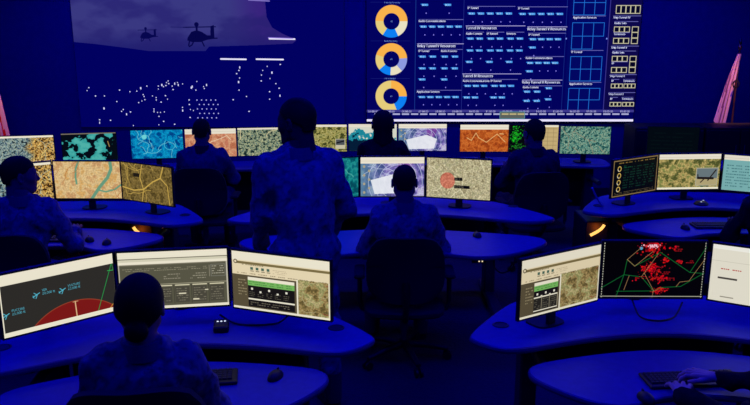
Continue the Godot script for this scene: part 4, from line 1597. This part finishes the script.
# ------------------------------------------------------------------ flags, lamps, towers
func flag(label: String, foot: Vector3, colors: Callable, length: float, lean: float, emblem: bool, fullness: float, hem: float) -> void:
	var o := thing("draped_flag", label, "flag", foot, 0.0, "flags on staffs")
	var st := mb()
	lathe(st, Vector3.ZERO, [Vector2(0.0, 0.0), Vector2(0.16, 0.0), Vector2(0.16, 0.02), Vector2(0.05, 0.05), Vector2(0.025, 0.10), Vector2(0.0, 0.10)], 24)
	put("stand_base", st, M.steel, o)
	st = mb()
	tube(st, [Vector3(0, 0.05, 0), Vector3(0, length, 0)], 0.013)
	put("staff", st, M.staff, o)
	st = mb()
	lathe(st, Vector3(0, length, 0), [Vector2(0.0, -0.01), Vector2(0.02, -0.01), Vector2(0.022, 0.02), Vector2(0.012, 0.05), Vector2(0.018, 0.08), Vector2(0.0, 0.14)], 14)
	put("finial", st, M.brass, o)
	# cloth: gathers round the staff above, opens to folds below
	st = mb()
	var nu := 60
	var nv := 30
	var P := func(i: int, j: int) -> Vector3:
		var u := float(i) / nu
		var t := float(j) / nv
		var a := u * TAU
		var open := lerpf(0.022, fullness, pow(t, 0.8)) * (1.0 + 0.32 * sin(a * 7.0 + 1.0) * smoothstep(0.0, 0.4, t))
		var drop := length - 0.06 - t * (length - 0.06 - hem) - 0.20 * t * t * (0.5 + 0.5 * sin(a - 0.6))
		return Vector3(cos(a) * open + lean * t, drop, sin(a) * open * 0.8 + 0.01)
	for i in nu:
		for j in nv:
			var a: Vector3 = P.call(i, j)
			var b: Vector3 = P.call(i + 1, j)
			var c: Vector3 = P.call(i + 1, j + 1)
			var d: Vector3 = P.call(i, j + 1)
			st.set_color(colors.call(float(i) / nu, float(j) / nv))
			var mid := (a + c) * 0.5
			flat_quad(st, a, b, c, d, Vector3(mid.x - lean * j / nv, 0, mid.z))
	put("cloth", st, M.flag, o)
	if emblem:
		st = mb()
		var y := length - 0.42
		for k in 16:
			var a := TAU * k / 16.0
			var b := TAU * (k + 1) / 16.0
			flat_quad(st, Vector3(lean * 0.25 + cos(a) * 0.028, y + sin(a) * 0.032, 0.082), Vector3(lean * 0.25 + cos(a) * 0.046, y + sin(a) * 0.052, 0.080), Vector3(lean * 0.25 + cos(b) * 0.046, y + sin(b) * 0.052, 0.080), Vector3(lean * 0.25 + cos(b) * 0.028, y + sin(b) * 0.032, 0.082), Vector3(0, 0, 1))
		put("emblem_ring", st, M.key, o)

func tower(label: String, at: Vector3, turn: float, slant: float) -> void:
	var o := thing("computer_tower", label, "computer", at, turn, "computers under the desks")
	var st := mb()
	cbox(st, Vector3(0, 0.235, 0), Vector3(0.19, 0.44, 0.40), 0.008)
	for x in [-0.07, 0.07]:
		cbox(st, Vector3(x, 0.008, 0), Vector3(0.03, 0.016, 0.34), 0.004)
	put("case", st, M.black_plastic, o)
	st = mb()
	var pts := []
	for k in 11:
		var t := k / 10.0
		pts.append(Vector3(slant * (t - 0.5) * 0.11 + 0.02 * sin(t * PI) * signf(slant), 0.36 + 0.09 * t - 0.02, 0.206))
	tube(st, pts, 0.013)
	var s := put("light_strip", st, glow_mat(Color(1.0, 0.72, 0.36), 1.6), o)
	s.set_meta("label", "glowing amber light strip")
	var l := OmniLight3D.new()
	l.name = "strip_light"
	l.light_color = Color(1.0, 0.45, 0.12)
	l.light_energy = 0.010
	l.light_size = 0.04
	l.shadow_enabled = true
	l.omni_range = 12.0
	l.omni_attenuation = 2.0
	l.position = Vector3(0, 0.40, 0.235)
	o.add_child(l)

func ceiling_lamp(at: Vector3, size: Vector2, energy: float, label: String) -> void:
	var o := thing("ceiling_light_panel", label, "lamp", at, 0.0, "blue ceiling light panels")
	var st := mb()
	cbox(st, Vector3(0, 0.035, 0), Vector3(size.x + 0.06, 0.06, size.y + 0.06), 0.01)
	put("lamp_housing", st, M.black_plastic, o)
	st = mb()
	cbox(st, Vector3(0, 0.0, 0), Vector3(size.x, 0.012, size.y), 0.003)
	put("lamp_diffuser", st, glow_mat(Color(0.03, 0.05, 1.0), 1.0), o)
	for s in [-1.0, 1.0]:
		st = mb()
		tube(st, [Vector3(s * size.x * 0.4, 0.06, 0), Vector3(s * size.x * 0.4, 3.5 - at.y, 0)], 0.008)
		put("suspension_rod", st, M.steel, o)
	var l := AreaLight3D.new()
	l.name = "panel_light"
	l.area_size = size
	l.light_color = BLUE
	l.light_energy = energy
	l.shadow_enabled = true
	l.position = Vector3(0, -0.012, 0)
	l.rotation.x = -PI / 2
	o.add_child(l)

func spot_lamp(at: Vector3, target: Vector3, energy: float, label: String) -> void:
	var o := thing("spot_lamp", label, "lamp", at, 0.0, "flag spotlights")
	var d := (target - at).normalized()
	var st := mb()
	tube(st, [-d * 0.14, d * 0.02], 0.04, 0.05, 16)
	tube(st, [-d * 0.06, Vector3(0, 3.5 - at.y, 0)], 0.01)
	put("lamp_housing", st, M.black_plastic, o)
	st = mb()
	tube(st, [d * 0.021, d * 0.024], 0.04, 0.04, 16)
	put("lamp_lens", st, glow_mat(Color(1.0, 0.85, 0.75), 2.0), o)
	var l := SpotLight3D.new()
	l.name = "spot_light"
	l.light_color = Color(1.0, 0.62, 0.50)
	l.light_energy = energy
	l.light_size = 0.04
	l.spot_angle = 11.0
	l.spot_range = 12.0
	l.spot_attenuation = 2.0
	l.shadow_enabled = true
	o.add_child(l)
	l.look_at_from_position(at + d * 0.04, target)

var BLUE := Color(0.0, 0.03, 1.0)

# ------------------------------------------------------------------ the scene
func _ready() -> void:
	var t0 := Time.get_ticks_msec()
	# camera
	var cam := Camera3D.new()
	cam.name = "camera"
	cam.fov = rad_to_deg(2.0 * atan(202.5 / 778.0))
	cam.position = Vector3(0, 2.35, 0)
	cam.rotation_degrees = Vector3(-13.68, 0, 0)
	cam.near = 0.05
	cam.far = 60.0
	add_child(cam)
	cam.current = true
	# the room is closed: no sky reaches it
	var env := Environment.new()
	env.background_mode = Environment.BG_COLOR
	env.background_color = Color.BLACK
	env.tonemap_mode = Environment.TONE_MAPPER_LINEAR
	env.tonemap_exposure = 1.0
	env.sdfgi_enabled = true
	env.ssao_enabled = true
	env.ssil_enabled = true
	var we := WorldEnvironment.new()
	we.name = "environment"
	we.environment = env
	add_child(we)

	font = SystemFont.new()
	font.font_names = PackedStringArray(["Droid Sans"])
	rng.seed = 11
	M.black_plastic = mat(Color(0.03, 0.03, 0.034), 0.55)
	M.key = mat(Color(0.075, 0.075, 0.08), 0.6)
	M.steel = mat(Color(0.42, 0.42, 0.44), 0.35, 0.8)
	M.brass = mat(Color(0.75, 0.58, 0.28), 0.3, 0.9)
	M.staff = mat(Color(0.30, 0.20, 0.13), 0.5)
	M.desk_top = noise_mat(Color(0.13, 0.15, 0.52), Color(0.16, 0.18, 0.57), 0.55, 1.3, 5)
	M.desk_top.metallic_specular = 0.3
	M.edge = mat(Color(0.30, 0.24, 0.40), 0.4)
	M.desk_metal = mat(Color(0.16, 0.16, 0.18), 0.5)
	M.chair_cloth = noise_mat(Color(0.035, 0.035, 0.04), Color(0.065, 0.065, 0.07), 0.9, 9.0, 6)
	M.person = vertex_mat(0.85)
	M.hair = vertex_mat(0.7)
	M.flag = vertex_mat(0.8)
	M.boot = noise_mat(Color(0.42, 0.30, 0.19), Color(0.50, 0.37, 0.24), 0.8, 6.0, 8)
	M.camo_collar = mat(Color(0.42, 0.40, 0.33), 0.9)
	M.dark_collar = mat(Color(0.08, 0.08, 0.09), 0.9)
	M.staff_white = mat(Color(0.8, 0.8, 0.78), 0.4)
	M.cable = mat(Color(0.035, 0.035, 0.04), 0.5)

	# blue panels under the ceiling, above the frame
	var columns := ["on the striped flag's side", "along the middle of the room", "on the pale flag's side"]
	var rows := [["above the back desks", -8.6, 4.4], ["above the middle desks", -6.0, 4.6], ["above the radar screen's desk row", -3.4, 4.6], ["behind the radar screen's desk row", -0.8, 2.0]]
	for k in 3:
		for r in rows:
			ceiling_lamp(Vector3(-3.2 + 3.2 * k, 3.25, r[1]), Vector2(1.8, 0.3), r[2], "long blue ceiling panel %s, %s" % [r[0], columns[k]])
	spot_lamp(Vector3(-4.50, 3.2, -9.05), Vector3(-4.56, 1.0, -9.40), 14.0, "small black spotlight aimed at the striped flag")
	spot_lamp(Vector3(4.30, 3.2, -9.15), Vector3(4.36, 1.0, -9.55), 10.0, "small black spotlight aimed at the pale flag")

	# the room
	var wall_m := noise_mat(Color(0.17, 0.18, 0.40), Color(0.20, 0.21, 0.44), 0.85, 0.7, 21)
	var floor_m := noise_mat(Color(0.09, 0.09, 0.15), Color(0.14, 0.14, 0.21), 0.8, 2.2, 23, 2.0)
	var st := mb()
	cbox(st, Vector3(0, -0.1, -3.9), Vector3(12.4, 0.2, 12.8), 0.0001)
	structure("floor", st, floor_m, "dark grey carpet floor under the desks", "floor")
	st = mb()
	cbox(st, Vector3(0, 3.6, -3.9), Vector3(12.4, 0.2, 12.8), 0.0001)
	structure("ceiling", st, wall_m, "plain ceiling above the blue light panels", "ceiling")
	st = mb()
	cbox(st, Vector3(0, 1.75, WALL_Z - 0.1), Vector3(12.4, 3.5, 0.2), 0.0001)
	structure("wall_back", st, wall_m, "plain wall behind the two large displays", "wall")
	st = mb()
	cbox(st, Vector3(0, 1.75, 2.4), Vector3(12.4, 3.5, 0.2), 0.0001)
	structure("wall_front", st, wall_m, "plain wall opposite the displays", "wall")
	for s in [-1.0, 1.0]:
		st = mb()
		cbox(st, Vector3(s * 6.1, 1.75, -3.85), Vector3(0.2, 3.5, 12.3), 0.0001)
		structure("wall_left" if s < 0 else "wall_right", st, wall_m, "plain side wall beyond the %s flag" % ["striped", "pale"][0 if s < 0 else 1], "wall")
	st = mb()
	cbox(st, Vector3(0, 0.06, WALL_Z + 0.008), Vector3(11.9, 0.12, 0.016), 0.003)
	structure("baseboard_back", st, M.desk_metal, "dark skirting along the display wall", "trim")

	# wall displays
	var vw := thing("video_wall", "wide wall display with amber ring charts and blue status tables", "display", Vector3(1.605, 0.99, WALL_Z + 0.001))
	st = mb()
	cbox(st, Vector3(0, VW_H / 2, 0.02), Vector3(VW_W + 0.02, VW_H + 0.02, 0.04), 0.004)
	put("display_frame", st, M.black_plastic, vw)
	put("screen", panel(VW_W, VW_H, Vector3(0, VW_H / 2, 0.041)), screen_mat(dashboard(), 1.0), vw)
	var sw := thing("wall_display", "large wall display showing two helicopters above dark base with small lights", "display", Vector3(-2.085, 0.92, WALL_Z + 0.001))
	st = mb()
	cbox(st, Vector3(0, SKY_H / 2, 0.015), Vector3(SKY_W, SKY_H, 0.03), 0.004)
	put("display_frame", st, M.black_plastic, sw)
	put("screen", panel(SKY_W - 0.006, SKY_H - 0.006, Vector3(0, SKY_H / 2, 0.0305)), screen_mat(evening(), 1.0), sw)
	print("displays ", Time.get_ticks_msec() - t0)

	# desks
	var up_half := [Vector2(0, -0.34), Vector2(0.40, -0.32), Vector2(0.64, -0.24), Vector2(0.78, -0.06), Vector2(0.975, 0.27), Vector2(0.95, 0.34), Vector2(0.83, 0.43), Vector2(0.71, 0.415), Vector2(0.55, 0.345), Vector2(0.35, 0.275), Vector2(0.15, 0.225), Vector2(0, 0.215)]
	var low_half := [Vector2(0, 0.275), Vector2(0.15, 0.285), Vector2(0.35, 0.33), Vector2(0.55, 0.395), Vector2(0.67, 0.445), Vector2(0.72, 0.51), Vector2(0.705, 0.60), Vector2(0.60, 0.72), Vector2(0.46, 0.83), Vector2(0.34, 0.84), Vector2(0.20, 0.76), Vector2(0, 0.73)]
	var upper := chaikin(mirrored(up_half), 2)
	var lower := chaikin(mirrored(low_half), 2)
	var gr := [Vector2(0.80, 0.14), Vector2(-0.80, 0.14)]
	desk("curved two-tier desk under the radar screen with red dome", Vector3(-1.008, 0, -3.70), 8.6, upper, lower, [-0.62, 0.62], gr)
	desk("curved two-tier desk under the black screen with red blotches", Vector3(1.445, 0, -3.844), -1.0, upper, lower, [-0.62, 0.62], gr)
	desk("curved two-tier desk under the beige river map", Vector3(-2.30, 0, -6.09), 0.0, upper, lower, [-0.62, 0.62], gr, Vector2(-0.6, 0.24))
	desk("curved two-tier desk under the terrain map with aircraft inset", Vector3(2.644, 0, -6.425), 2.0, upper, lower, [-0.62, 0.62], gr)
	var up_c := []
	for p in up_half:
		up_c.append(Vector2(p.x * 1.31, p.y + 0.11 * pow(p.x / 0.95, 2.0)))
	var low_c := []
	for p in low_half:
		low_c.append(Vector2(p.x * 1.56, p.y * 1.25 + 0.12))
	desk("extra-wide two-tier desk under the map with pink circle", Vector3(0.12, 0, -6.25), 1.0, chaikin(mirrored(up_c), 2), chaikin(mirrored(low_c), 2), [-0.85, 0.85], [Vector2(1.02, 0.03), Vector2(-1.02, 0.03)], Vector2(-0.95, 0.95))
	var back_half := [Vector2(0, -0.28), Vector2(0.70, -0.28), Vector2(0.80, -0.24), Vector2(0.80, 0.14), Vector2(0.70, 0.20), Vector2(0.40, 0.17), Vector2(0, 0.16)]
	var back := chaikin(mirrored(back_half), 2)
	var none := PackedVector2Array()
	for d in [["shallow single-top desk under the teal coast map", -3.40, -7.47, 9.0], ["shallow single-top desk under the bright blue sea map", -1.69, -7.94, 8.0], ["shallow single-top desk under the bay map, before the dashboard wall", -0.025, -8.27, 0.0], ["shallow single-top desk under the orange line chart", 1.69, -8.20, -4.0], ["shallow single-top desk under the sleeping dark screen", 3.36, -8.06, -8.0]]:
		desk(d[0], Vector3(d[1], 0, d[2]), d[3], back, none, [-0.6, 0.6], [])

	# monitors
	monitor("radar", -1.495, -3.487, 41.0, "monitor with red dome on a grey radar plot", 0.531, 0.299, 0.9, 0.012, true)
	monitor("table", -1.008, -3.70, 8.6, "monitor with grey-olive table of columns behind the bun-haired head", 0.531, 0.299, 0.9, 0.012, true)
	monitor("planner", -0.466, -3.618, -20.2, "monitor with cream window, green band and small brown map", 0.531, 0.299, 0.9, 0.012, true)
	monitor("planner_wide", 0.929, -3.673, 31.3, "monitor with cream window, dark columns and tall aerial map", 0.531, 0.299, 0.8, 0.012)
	monitor("threat", 1.445, -3.844, -0.6, "black monitor with red blotches and green lines", 0.531, 0.299, 0.95, 0.004, true)
	monitor("document", 1.965, -3.69, -30.0, "white document page on monitor beside the red-blotched one", 0.531, 0.299, 0.85, 0.012, true)
	monitor("mosaic", -2.812, -5.952, 29.0, "blue and amber mosaic map monitor behind the profile man's head", 0.531, 0.299, 0.9, 0.006)
	monitor("river", -2.30, -6.092, -0.9, "beige map monitor with green river bends", 0.531, 0.299, 0.92, 0.008)
	monitor("olive", -1.789, -5.953, -29.0, "olive map monitor with yellow road network", 0.531, 0.299, 0.9, 0.006)
	monitor("teal", -0.385, -6.14, 17.0, "plain teal map monitor partly behind the standing man", 0.518, 0.324, 0.85, 0.005)
	monitor("network", 0.142, -6.22, 1.0, "violet network map monitor, lower of two alike, before the seated man", 0.518, 0.324, 0.92, 0.008)
	monitor("circle_map", 0.672, -6.14, -15.9, "pale map monitor with pink circle and black tags", 0.518, 0.324, 0.9, 0.008)
	monitor("status", 2.134, -6.249, 31.9, "black monitor with four small gold rings", 0.531, 0.299, 0.9, 0.003)
	monitor("drone", 2.644, -6.425, 3.8, "green terrain monitor with inset photo of an aircraft", 0.531, 0.299, 0.9, 0.008)
	monitor("pale", 3.165, -6.30, -25.0, "pale cyan monitor beside the aircraft terrain monitor", 0.531, 0.299, 0.85, 0.006)
	monitor("mosaic", -3.92, -7.30, 20.0, "blue and amber mosaic monitor at the end of the back desk row", 0.514, 0.289)
	monitor("mosaic", -3.385, -7.455, 12.0, "blue and amber mosaic monitor beside the teal coast map", 0.514, 0.289, 0.92)
	monitor("coast", -2.838, -7.645, 11.8, "black monitor with bright teal coastline", 0.514, 0.289, 0.92)
	monitor("sea", -2.219, -7.844, 8.0, "bright blue sea map monitor with pale tracks", 0.514, 0.289, 0.92)
	monitor("desert", -1.69, -7.93, 8.0, "pink-orange desert map monitor with white header", 0.514, 0.289, 0.88)
	monitor("marsh", -1.165, -8.01, 7.0, "grey-green marsh map monitor behind the standing man's face", 0.514, 0.289, 0.92)
	monitor("ridge", -0.56, -8.24, 1.0, "olive ridge map monitor with small inset picture", 0.514, 0.289, 0.92)
	monitor("bay", -0.025, -8.28, 0.0, "white and teal bay map monitor behind the headset wearer", 0.514, 0.289, 0.92)
	monitor("network", 0.511, -8.29, 0.0, "violet network map monitor, upper of two alike, under the dashboard wall", 0.514, 0.289, 0.92)
	monitor("chart", 1.167, -8.24, 0.0, "orange monitor with pale zigzag line", 0.514, 0.289, 0.92)
	monitor("sonar", 1.69, -8.21, -2.0, "monitor half green specks, half beige table", 0.514, 0.289, 0.9)
	monitor("speckle", 2.21, -8.10, -5.0, "speckled teal aerial monitor under the dashboard's corner", 0.514, 0.289, 0.92)
	monitor("asleep", 3.12, -8.07, -8.0, "almost black sleeping monitor below the pale flag wall", 0.514, 0.289, 0.9)
	print("monitors ", Time.get_ticks_msec() - t0)

	# things on and under the desks
	keyboard(Vector3(-0.845, LOWER, -3.235), 0.15, "black keyboard before the bun-haired seated person")
	keyboard(Vector3(1.435, LOWER, -3.235), 0.08, "black keyboard under two typing hands")
	keyboard(Vector3(0.12, LOWER, -5.58), 0.0, "black keyboard on the extra-wide middle desk")
	keyboard(Vector3(-2.42, LOWER, -5.50), 0.0, "black keyboard before the man in profile")
	keyboard(Vector3(2.70, LOWER, -5.86), 0.0, "black keyboard on desk under the aircraft terrain map")
	mouse(Vector3(-0.456, LOWER, -3.273), -0.3, "black mouse beside the bun-haired person's keyboard")
	mouse(Vector3(1.169, LOWER, -3.06), 0.2, "black mouse near the two typing hands")
	mouse(Vector3(0.763, LOWER, -5.593), 0.1, "black mouse on the extra-wide middle desk")
	mouse(Vector3(-1.941, LOWER, -5.40), 0.2, "black mouse under the olive road map")
	mouse(Vector3(-2.09, LOWER, -5.47), 0.5, "spare black mouse between keyboard and mouse under the river map")
	mouse(Vector3(2.40, LOWER, -5.80), 0.0, "black mouse on desk under the gold-ring monitor")
	var hub := thing("switch_box", "small black switch box with three white lamps on monitor shelf", "switch box", Vector3(-0.775, UPPER, -3.665), 0.15)
	st = mb()
	cbox(st, Vector3(0, 0.017, 0), Vector3(0.075, 0.034, 0.11), 0.006)
	put("case", st, M.black_plastic, hub)
	for k in 3:
		st = mb()
		lathe(st, Vector3(-0.018 + k * 0.018, 0.034, -0.02), [Vector2(0.0055, 0.0), Vector2(0.005, 0.002), Vector2(0.0, 0.003)], 10)
		put("lamp_glint_dot", st, glow_mat(Color(0.85, 0.9, 1.0), 1.2), hub)
	for l in [["small black puck with two painted white glints under the aircraft map", Vector3(2.72, UPPER, -6.30), 0.2]]:
		var o := thing("glint_puck", l[0], "speaker", l[1], l[2])
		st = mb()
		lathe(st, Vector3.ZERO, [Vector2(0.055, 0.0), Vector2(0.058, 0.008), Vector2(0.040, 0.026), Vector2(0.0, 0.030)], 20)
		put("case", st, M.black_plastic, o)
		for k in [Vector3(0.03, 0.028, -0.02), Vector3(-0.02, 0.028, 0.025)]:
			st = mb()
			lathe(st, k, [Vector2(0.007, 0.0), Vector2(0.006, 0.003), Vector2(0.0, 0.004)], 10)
			put("lamp_glint_dot", st, glow_mat(Color(0.85, 0.9, 1.0), 0.8), o)  # glints on the shelf, put in as two small glowing dots
	var ctl := thing("height_switch", "small desk height switch with two white lamps under keyboard shelf", "switch", Vector3(0.72, LOWER - 0.062, -5.155))
	st = mb()
	cbox(st, Vector3(0, 0.015, 0), Vector3(0.10, 0.028, 0.05), 0.004)
	put("case", st, M.black_plastic, ctl)
	for k in 2:
		st = mb()
		cbox(st, Vector3(0.0 + k * 0.022, 0.015, 0.026), Vector3(0.010, 0.010, 0.003), 0.001)
		put("lamp_glint_dot", st, glow_mat(Color(1.0, 0.9, 0.75), 0.8), ctl)
	tower("black computer tower with amber strip under the river map desk", Vector3(-1.92, 0.22, -6.34), 0.0, -1.0)
	tower("black computer tower with amber strip under the aircraft map desk", Vector3(1.84, 0.22, -6.41), 0.0, 1.0)
	for p in [Vector3(-1.92, 0, -6.34), Vector3(1.84, 0, -6.41)]:
		var c := thing("tower_cart", "low black wheeled cart under computer tower, beneath %s desk" % ["river map", "aircraft map"][0 if p.x < 0 else 1], "cart", p)
		st = mb()
		cbox(st, Vector3(0, 0.205, 0), Vector3(0.24, 0.03, 0.44), 0.006)
		put("tray", st, M.black_plastic, c)
		for x in [-0.09, 0.09]:
			for z in [-0.18, 0.18]:
				st = mb()
				tube(st, [Vector3(x, 0.05, z), Vector3(x, 0.195, z)], 0.012)
				tube(st, [Vector3(x - 0.012, 0.03, z), Vector3(x + 0.012, 0.03, z)], 0.03, -1.0, 12)
				put("wheeled_leg", st, M.black_plastic, c)
	# cables
	for c in [["thin black cable looping on monitor shelf under green-banded window", [Vector3(-0.80, 0.84, -3.76), Vector3(-0.72, 0.81, -3.72), Vector3(-0.62, 0.807, -3.70), Vector3(-0.5, 0.81, -3.72), Vector3(-0.44, 0.86, -3.70)]],
		["thin black cable hanging under the red-blotched monitor", [Vector3(1.36, 0.88, -3.88), Vector3(1.38, 0.815, -3.80), Vector3(1.46, 0.807, -3.76), Vector3(1.56, 0.812, -3.80), Vector3(1.62, 0.87, -3.86)]],
		["thin black cable looping below the extra-wide middle desk", [Vector3(0.88, 0.70, -5.35), Vector3(0.86, 0.58, -5.36), Vector3(0.92, 0.52, -5.36), Vector3(1.0, 0.57, -5.36), Vector3(1.01, 0.70, -5.35)]],
		["pale thin cable hanging off the desk corner under gold rings", [Vector3(1.74, 0.99, -6.08), Vector3(1.77, 0.94, -6.12), Vector3(1.82, 0.87, -6.18), Vector3(1.87, 0.806, -6.22)]]]:
		var o := thing("cable", c[0], "cable", Vector3.ZERO, 0.0, "loose cables")
		st = mb()
		var cv := Curve3D.new()
		for k in c[1].size():
			var a: Vector3 = c[1][maxi(k - 1, 0)]
			var b: Vector3 = c[1][mini(k + 1, c[1].size() - 1)]
			cv.add_point(c[1][k], (a - b) * 0.16, (b - a) * 0.16)
		var pts := []
		for p in cv.tessellate(4, 4):
			pts.append(p)
		tube(st, pts, 0.005 if not c[0].begins_with("pale") else 0.008, -1.0, 6)
		put("sheath", st, M.cable if not c[0].begins_with("pale") else M.staff_white, o)

	# low cabinets along the display wall
	for k in 3:
		var cab := thing("low_cabinet", ["low black cabinet under the dashboard's corner", "low black cabinet between dashboard corner and pale flag", "low black cabinet before the pale flag"][k], "cabinet", Vector3(3.42 + k * 0.82, 0, -9.17), 0.0, "low cabinets by the display wall")
		st = mb()
		cbox(st, Vector3(0, 0.56, 0), Vector3(0.80, 1.00, 0.42), 0.006)
		put("body", st, M.black_plastic, cab)
		st = mb()
		cbox(st, Vector3(0, 0.03, -0.02), Vector3(0.76, 0.06, 0.36), 0.003)
		put("plinth", st, M.key, cab)
		for x in [-0.2, 0.2]:
			st = mb()
			cbox(st, Vector3(x, 0.56, 0.22), Vector3(0.385, 0.94, 0.018), 0.004)
			var dr := put("door", st, M.black_plastic, cab)
			st = mb()
			tube(st, [Vector3(x * 0.25, 0.72, 0.245), Vector3(x * 0.25, 0.86, 0.245)], 0.006)
			put("handle", st, M.steel, dr)

	# people
	var drab := [Color(0.31, 0.275, 0.20), Color(0.22, 0.215, 0.15), Color(0.15, 0.12, 0.09), M.camo_collar]
	var black := [Color(0.012, 0.012, 0.014), Color(0.016, 0.016, 0.018), Color(0.010, 0.010, 0.012), M.dark_collar]
	var brown := Color(0.10, 0.050, 0.030)
	var fair := Color(0.42, 0.23, 0.15)
	var tan_ := Color(0.27, 0.14, 0.085)
	person({"label": "seated person with dark hair in low bun, camouflage uniform", "at": Vector3(-0.915, 0, -2.80), "turn": 6.0, "skin": fair, "cloth": drab, "hair": "bun", "lean": 0.06, "seed": 1, "wrists": [Vector3(-0.14, 0.775, -0.37), Vector3(0.14, 0.775, -0.37)], "head": 1.05})
	person({"label": "seated camouflage-uniformed man, head turned in profile before mosaic map", "at": Vector3(-2.43, 0, -5.13), "turn": 4.0, "skin": tan_, "cloth": drab, "hair": "crop", "lean": 0.08, "look": -58.0, "seed": 2, "size": 1.03, "head": 1.1, "wrists": [Vector3(-0.14, 0.765, -0.36), Vector3(0.24, 0.765, -0.36)]})
	person({"label": "standing man in camouflage jacket, close-shaved head turned aside", "at": Vector3(-0.405, 0, -4.32), "turn": 24.0, "pose": "stand", "skin": brown, "cloth": drab, "hair": "shaved", "look": 36.0, "nod": -4.0, "seed": 3, "size": 1.068, "wide": 1.02, "lean": 0.08, "head": 1.10,
		"wrists": [Vector3(-0.17, 0.92, -0.27), Vector3(0.20, 0.92, -0.22)], "poles": [Vector3(-0.35, -0.8, 0.5), Vector3(0.6, -0.6, 0.5)]})
	person({"label": "seated man in camouflage facing the violet network map", "at": Vector3(0.20, 0, -5.06), "turn": 0.0, "skin": tan_, "cloth": drab, "hair": "crop", "lean": 0.10, "seed": 4, "nod": -6.0, "feet": [Vector3(-0.22, 0.15, -0.36), Vector3(0.14, 0.15, -0.36)], "wrists": [Vector3(-0.14, 0.775, -0.40), Vector3(0.14, 0.775, -0.40)]})
	person({"label": "seated person in dark clothing facing the pink desert map", "at": Vector3(-1.66, 0, -7.36), "turn": 2.0, "skin": tan_, "cloth": [Color(0.10, 0.10, 0.11), Color(0.085, 0.085, 0.095), Color(0.075, 0.075, 0.08), M.dark_collar], "hair": "crop", "lean": 0.04, "seed": 5, "size": 1.015, "dark": true, "wrists": [Vector3(-0.15, 0.84, -0.38), Vector3(0.15, 0.84, -0.38)]})
	person({"label": "seated long-haired person wearing a black headset", "at": Vector3(0.08, 0, -7.70), "turn": 0.0, "skin": tan_, "cloth": black, "hair": "long", "lean": 0.04, "headset": true, "seed": 6, "size": 1.03, "dark": true, "wrists": [Vector3(-0.15, 0.84, -0.36), Vector3(0.15, 0.84, -0.36)]})
	person({"label": "seated dark-clothed person facing the half green, half beige monitor", "at": Vector3(1.50, 0, -7.16), "turn": 8.0, "skin": tan_, "cloth": [Color(0.045, 0.045, 0.05), Color(0.04, 0.04, 0.045), Color(0.03, 0.03, 0.035), M.dark_collar], "hair": "crop", "lean": 0.06, "look": 14.0, "seed": 7, "size": 1.02, "dark": true, "head": 1.12, "wrists": [Vector3(-0.15, 0.84, -0.40), Vector3(0.15, 0.84, -0.40)]})
	person({"label": "seated person in dark clothing before the pale cyan monitor", "at": Vector3(2.87, 0, -5.36), "turn": -4.0, "skin": tan_, "cloth": black, "hair": "long", "lean": 0.06, "seed": 8, "dark": true})
	var far_at := Vector3(1.84, 0, -2.74)
	var far_turn := 30.0
	var inv := Transform3D(Basis(Vector3.UP, deg_to_rad(far_turn)), far_at).affine_inverse()
	person({"label": "seated person in black sleeves typing before the red-blotched monitor", "at": far_at, "turn": far_turn, "skin": Color(0.58, 0.36, 0.27), "cloth": black, "hair": "crop", "lean": 0.10, "seed": 9, "dark": true, "spread": 1.6,
		"wrists": [inv * Vector3(1.295, 0.785, -2.975), inv * Vector3(1.52, 0.795, -3.13)], "aim": [inv.basis * Vector3(0.26, -0.04, -1), inv.basis * Vector3(-0.75, -0.08, -0.6)], "poles": [Vector3(-0.3, -1, 0.6), Vector3(0.6, -1, 0.3)]})
	print("people ", Time.get_ticks_msec() - t0)

	# chairs
	var chair := make_chair("black task chair under the bun-haired person", Vector3(-0.915, 0, -2.85), deg_to_rad(6))
	for c in [["black task chair under the man in profile", Vector3(-2.43, 0, -5.10), 4.0], ["black task chair of the seated man at the extra-wide desk", Vector3(0.20, 0, -5.04), 0.0], ["black task chair under person facing the desert map", Vector3(-1.66, 0, -7.34), 2.0], ["black task chair under the headset wearer", Vector3(0.08, 0, -7.68), 0.0], ["black task chair under person facing the half green monitor", Vector3(1.50, 0, -7.14), 8.0], ["black task chair under person at the pale cyan monitor", Vector3(2.87, 0, -5.33), -4.0], ["black task chair under the person typing in black sleeves", Vector3(1.86, 0, -2.71), 30.0]]:
		copy(chair, "task_chair", c[0], c[1], deg_to_rad(c[2]))

	chair.scale = Vector3.ONE * 1.08

	# flags
	flag("red and white striped flag hanging from a staff", Vector3(-4.66, 0, -9.45), func(u: float, t: float) -> Color:
		var band := int(floor(u * 13.0 + t * 2.0)) % 2
		return Color(0.42, 0.012, 0.015) if band == 0 else Color(0.50, 0.38, 0.32), 2.15, 0.10, false, 0.110, 0.55)
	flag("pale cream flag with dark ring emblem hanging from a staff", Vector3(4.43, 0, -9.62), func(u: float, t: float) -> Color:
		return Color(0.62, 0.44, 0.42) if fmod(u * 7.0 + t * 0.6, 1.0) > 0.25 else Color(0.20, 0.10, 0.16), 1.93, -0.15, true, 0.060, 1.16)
	print("all ", Time.get_ticks_msec() - t0)
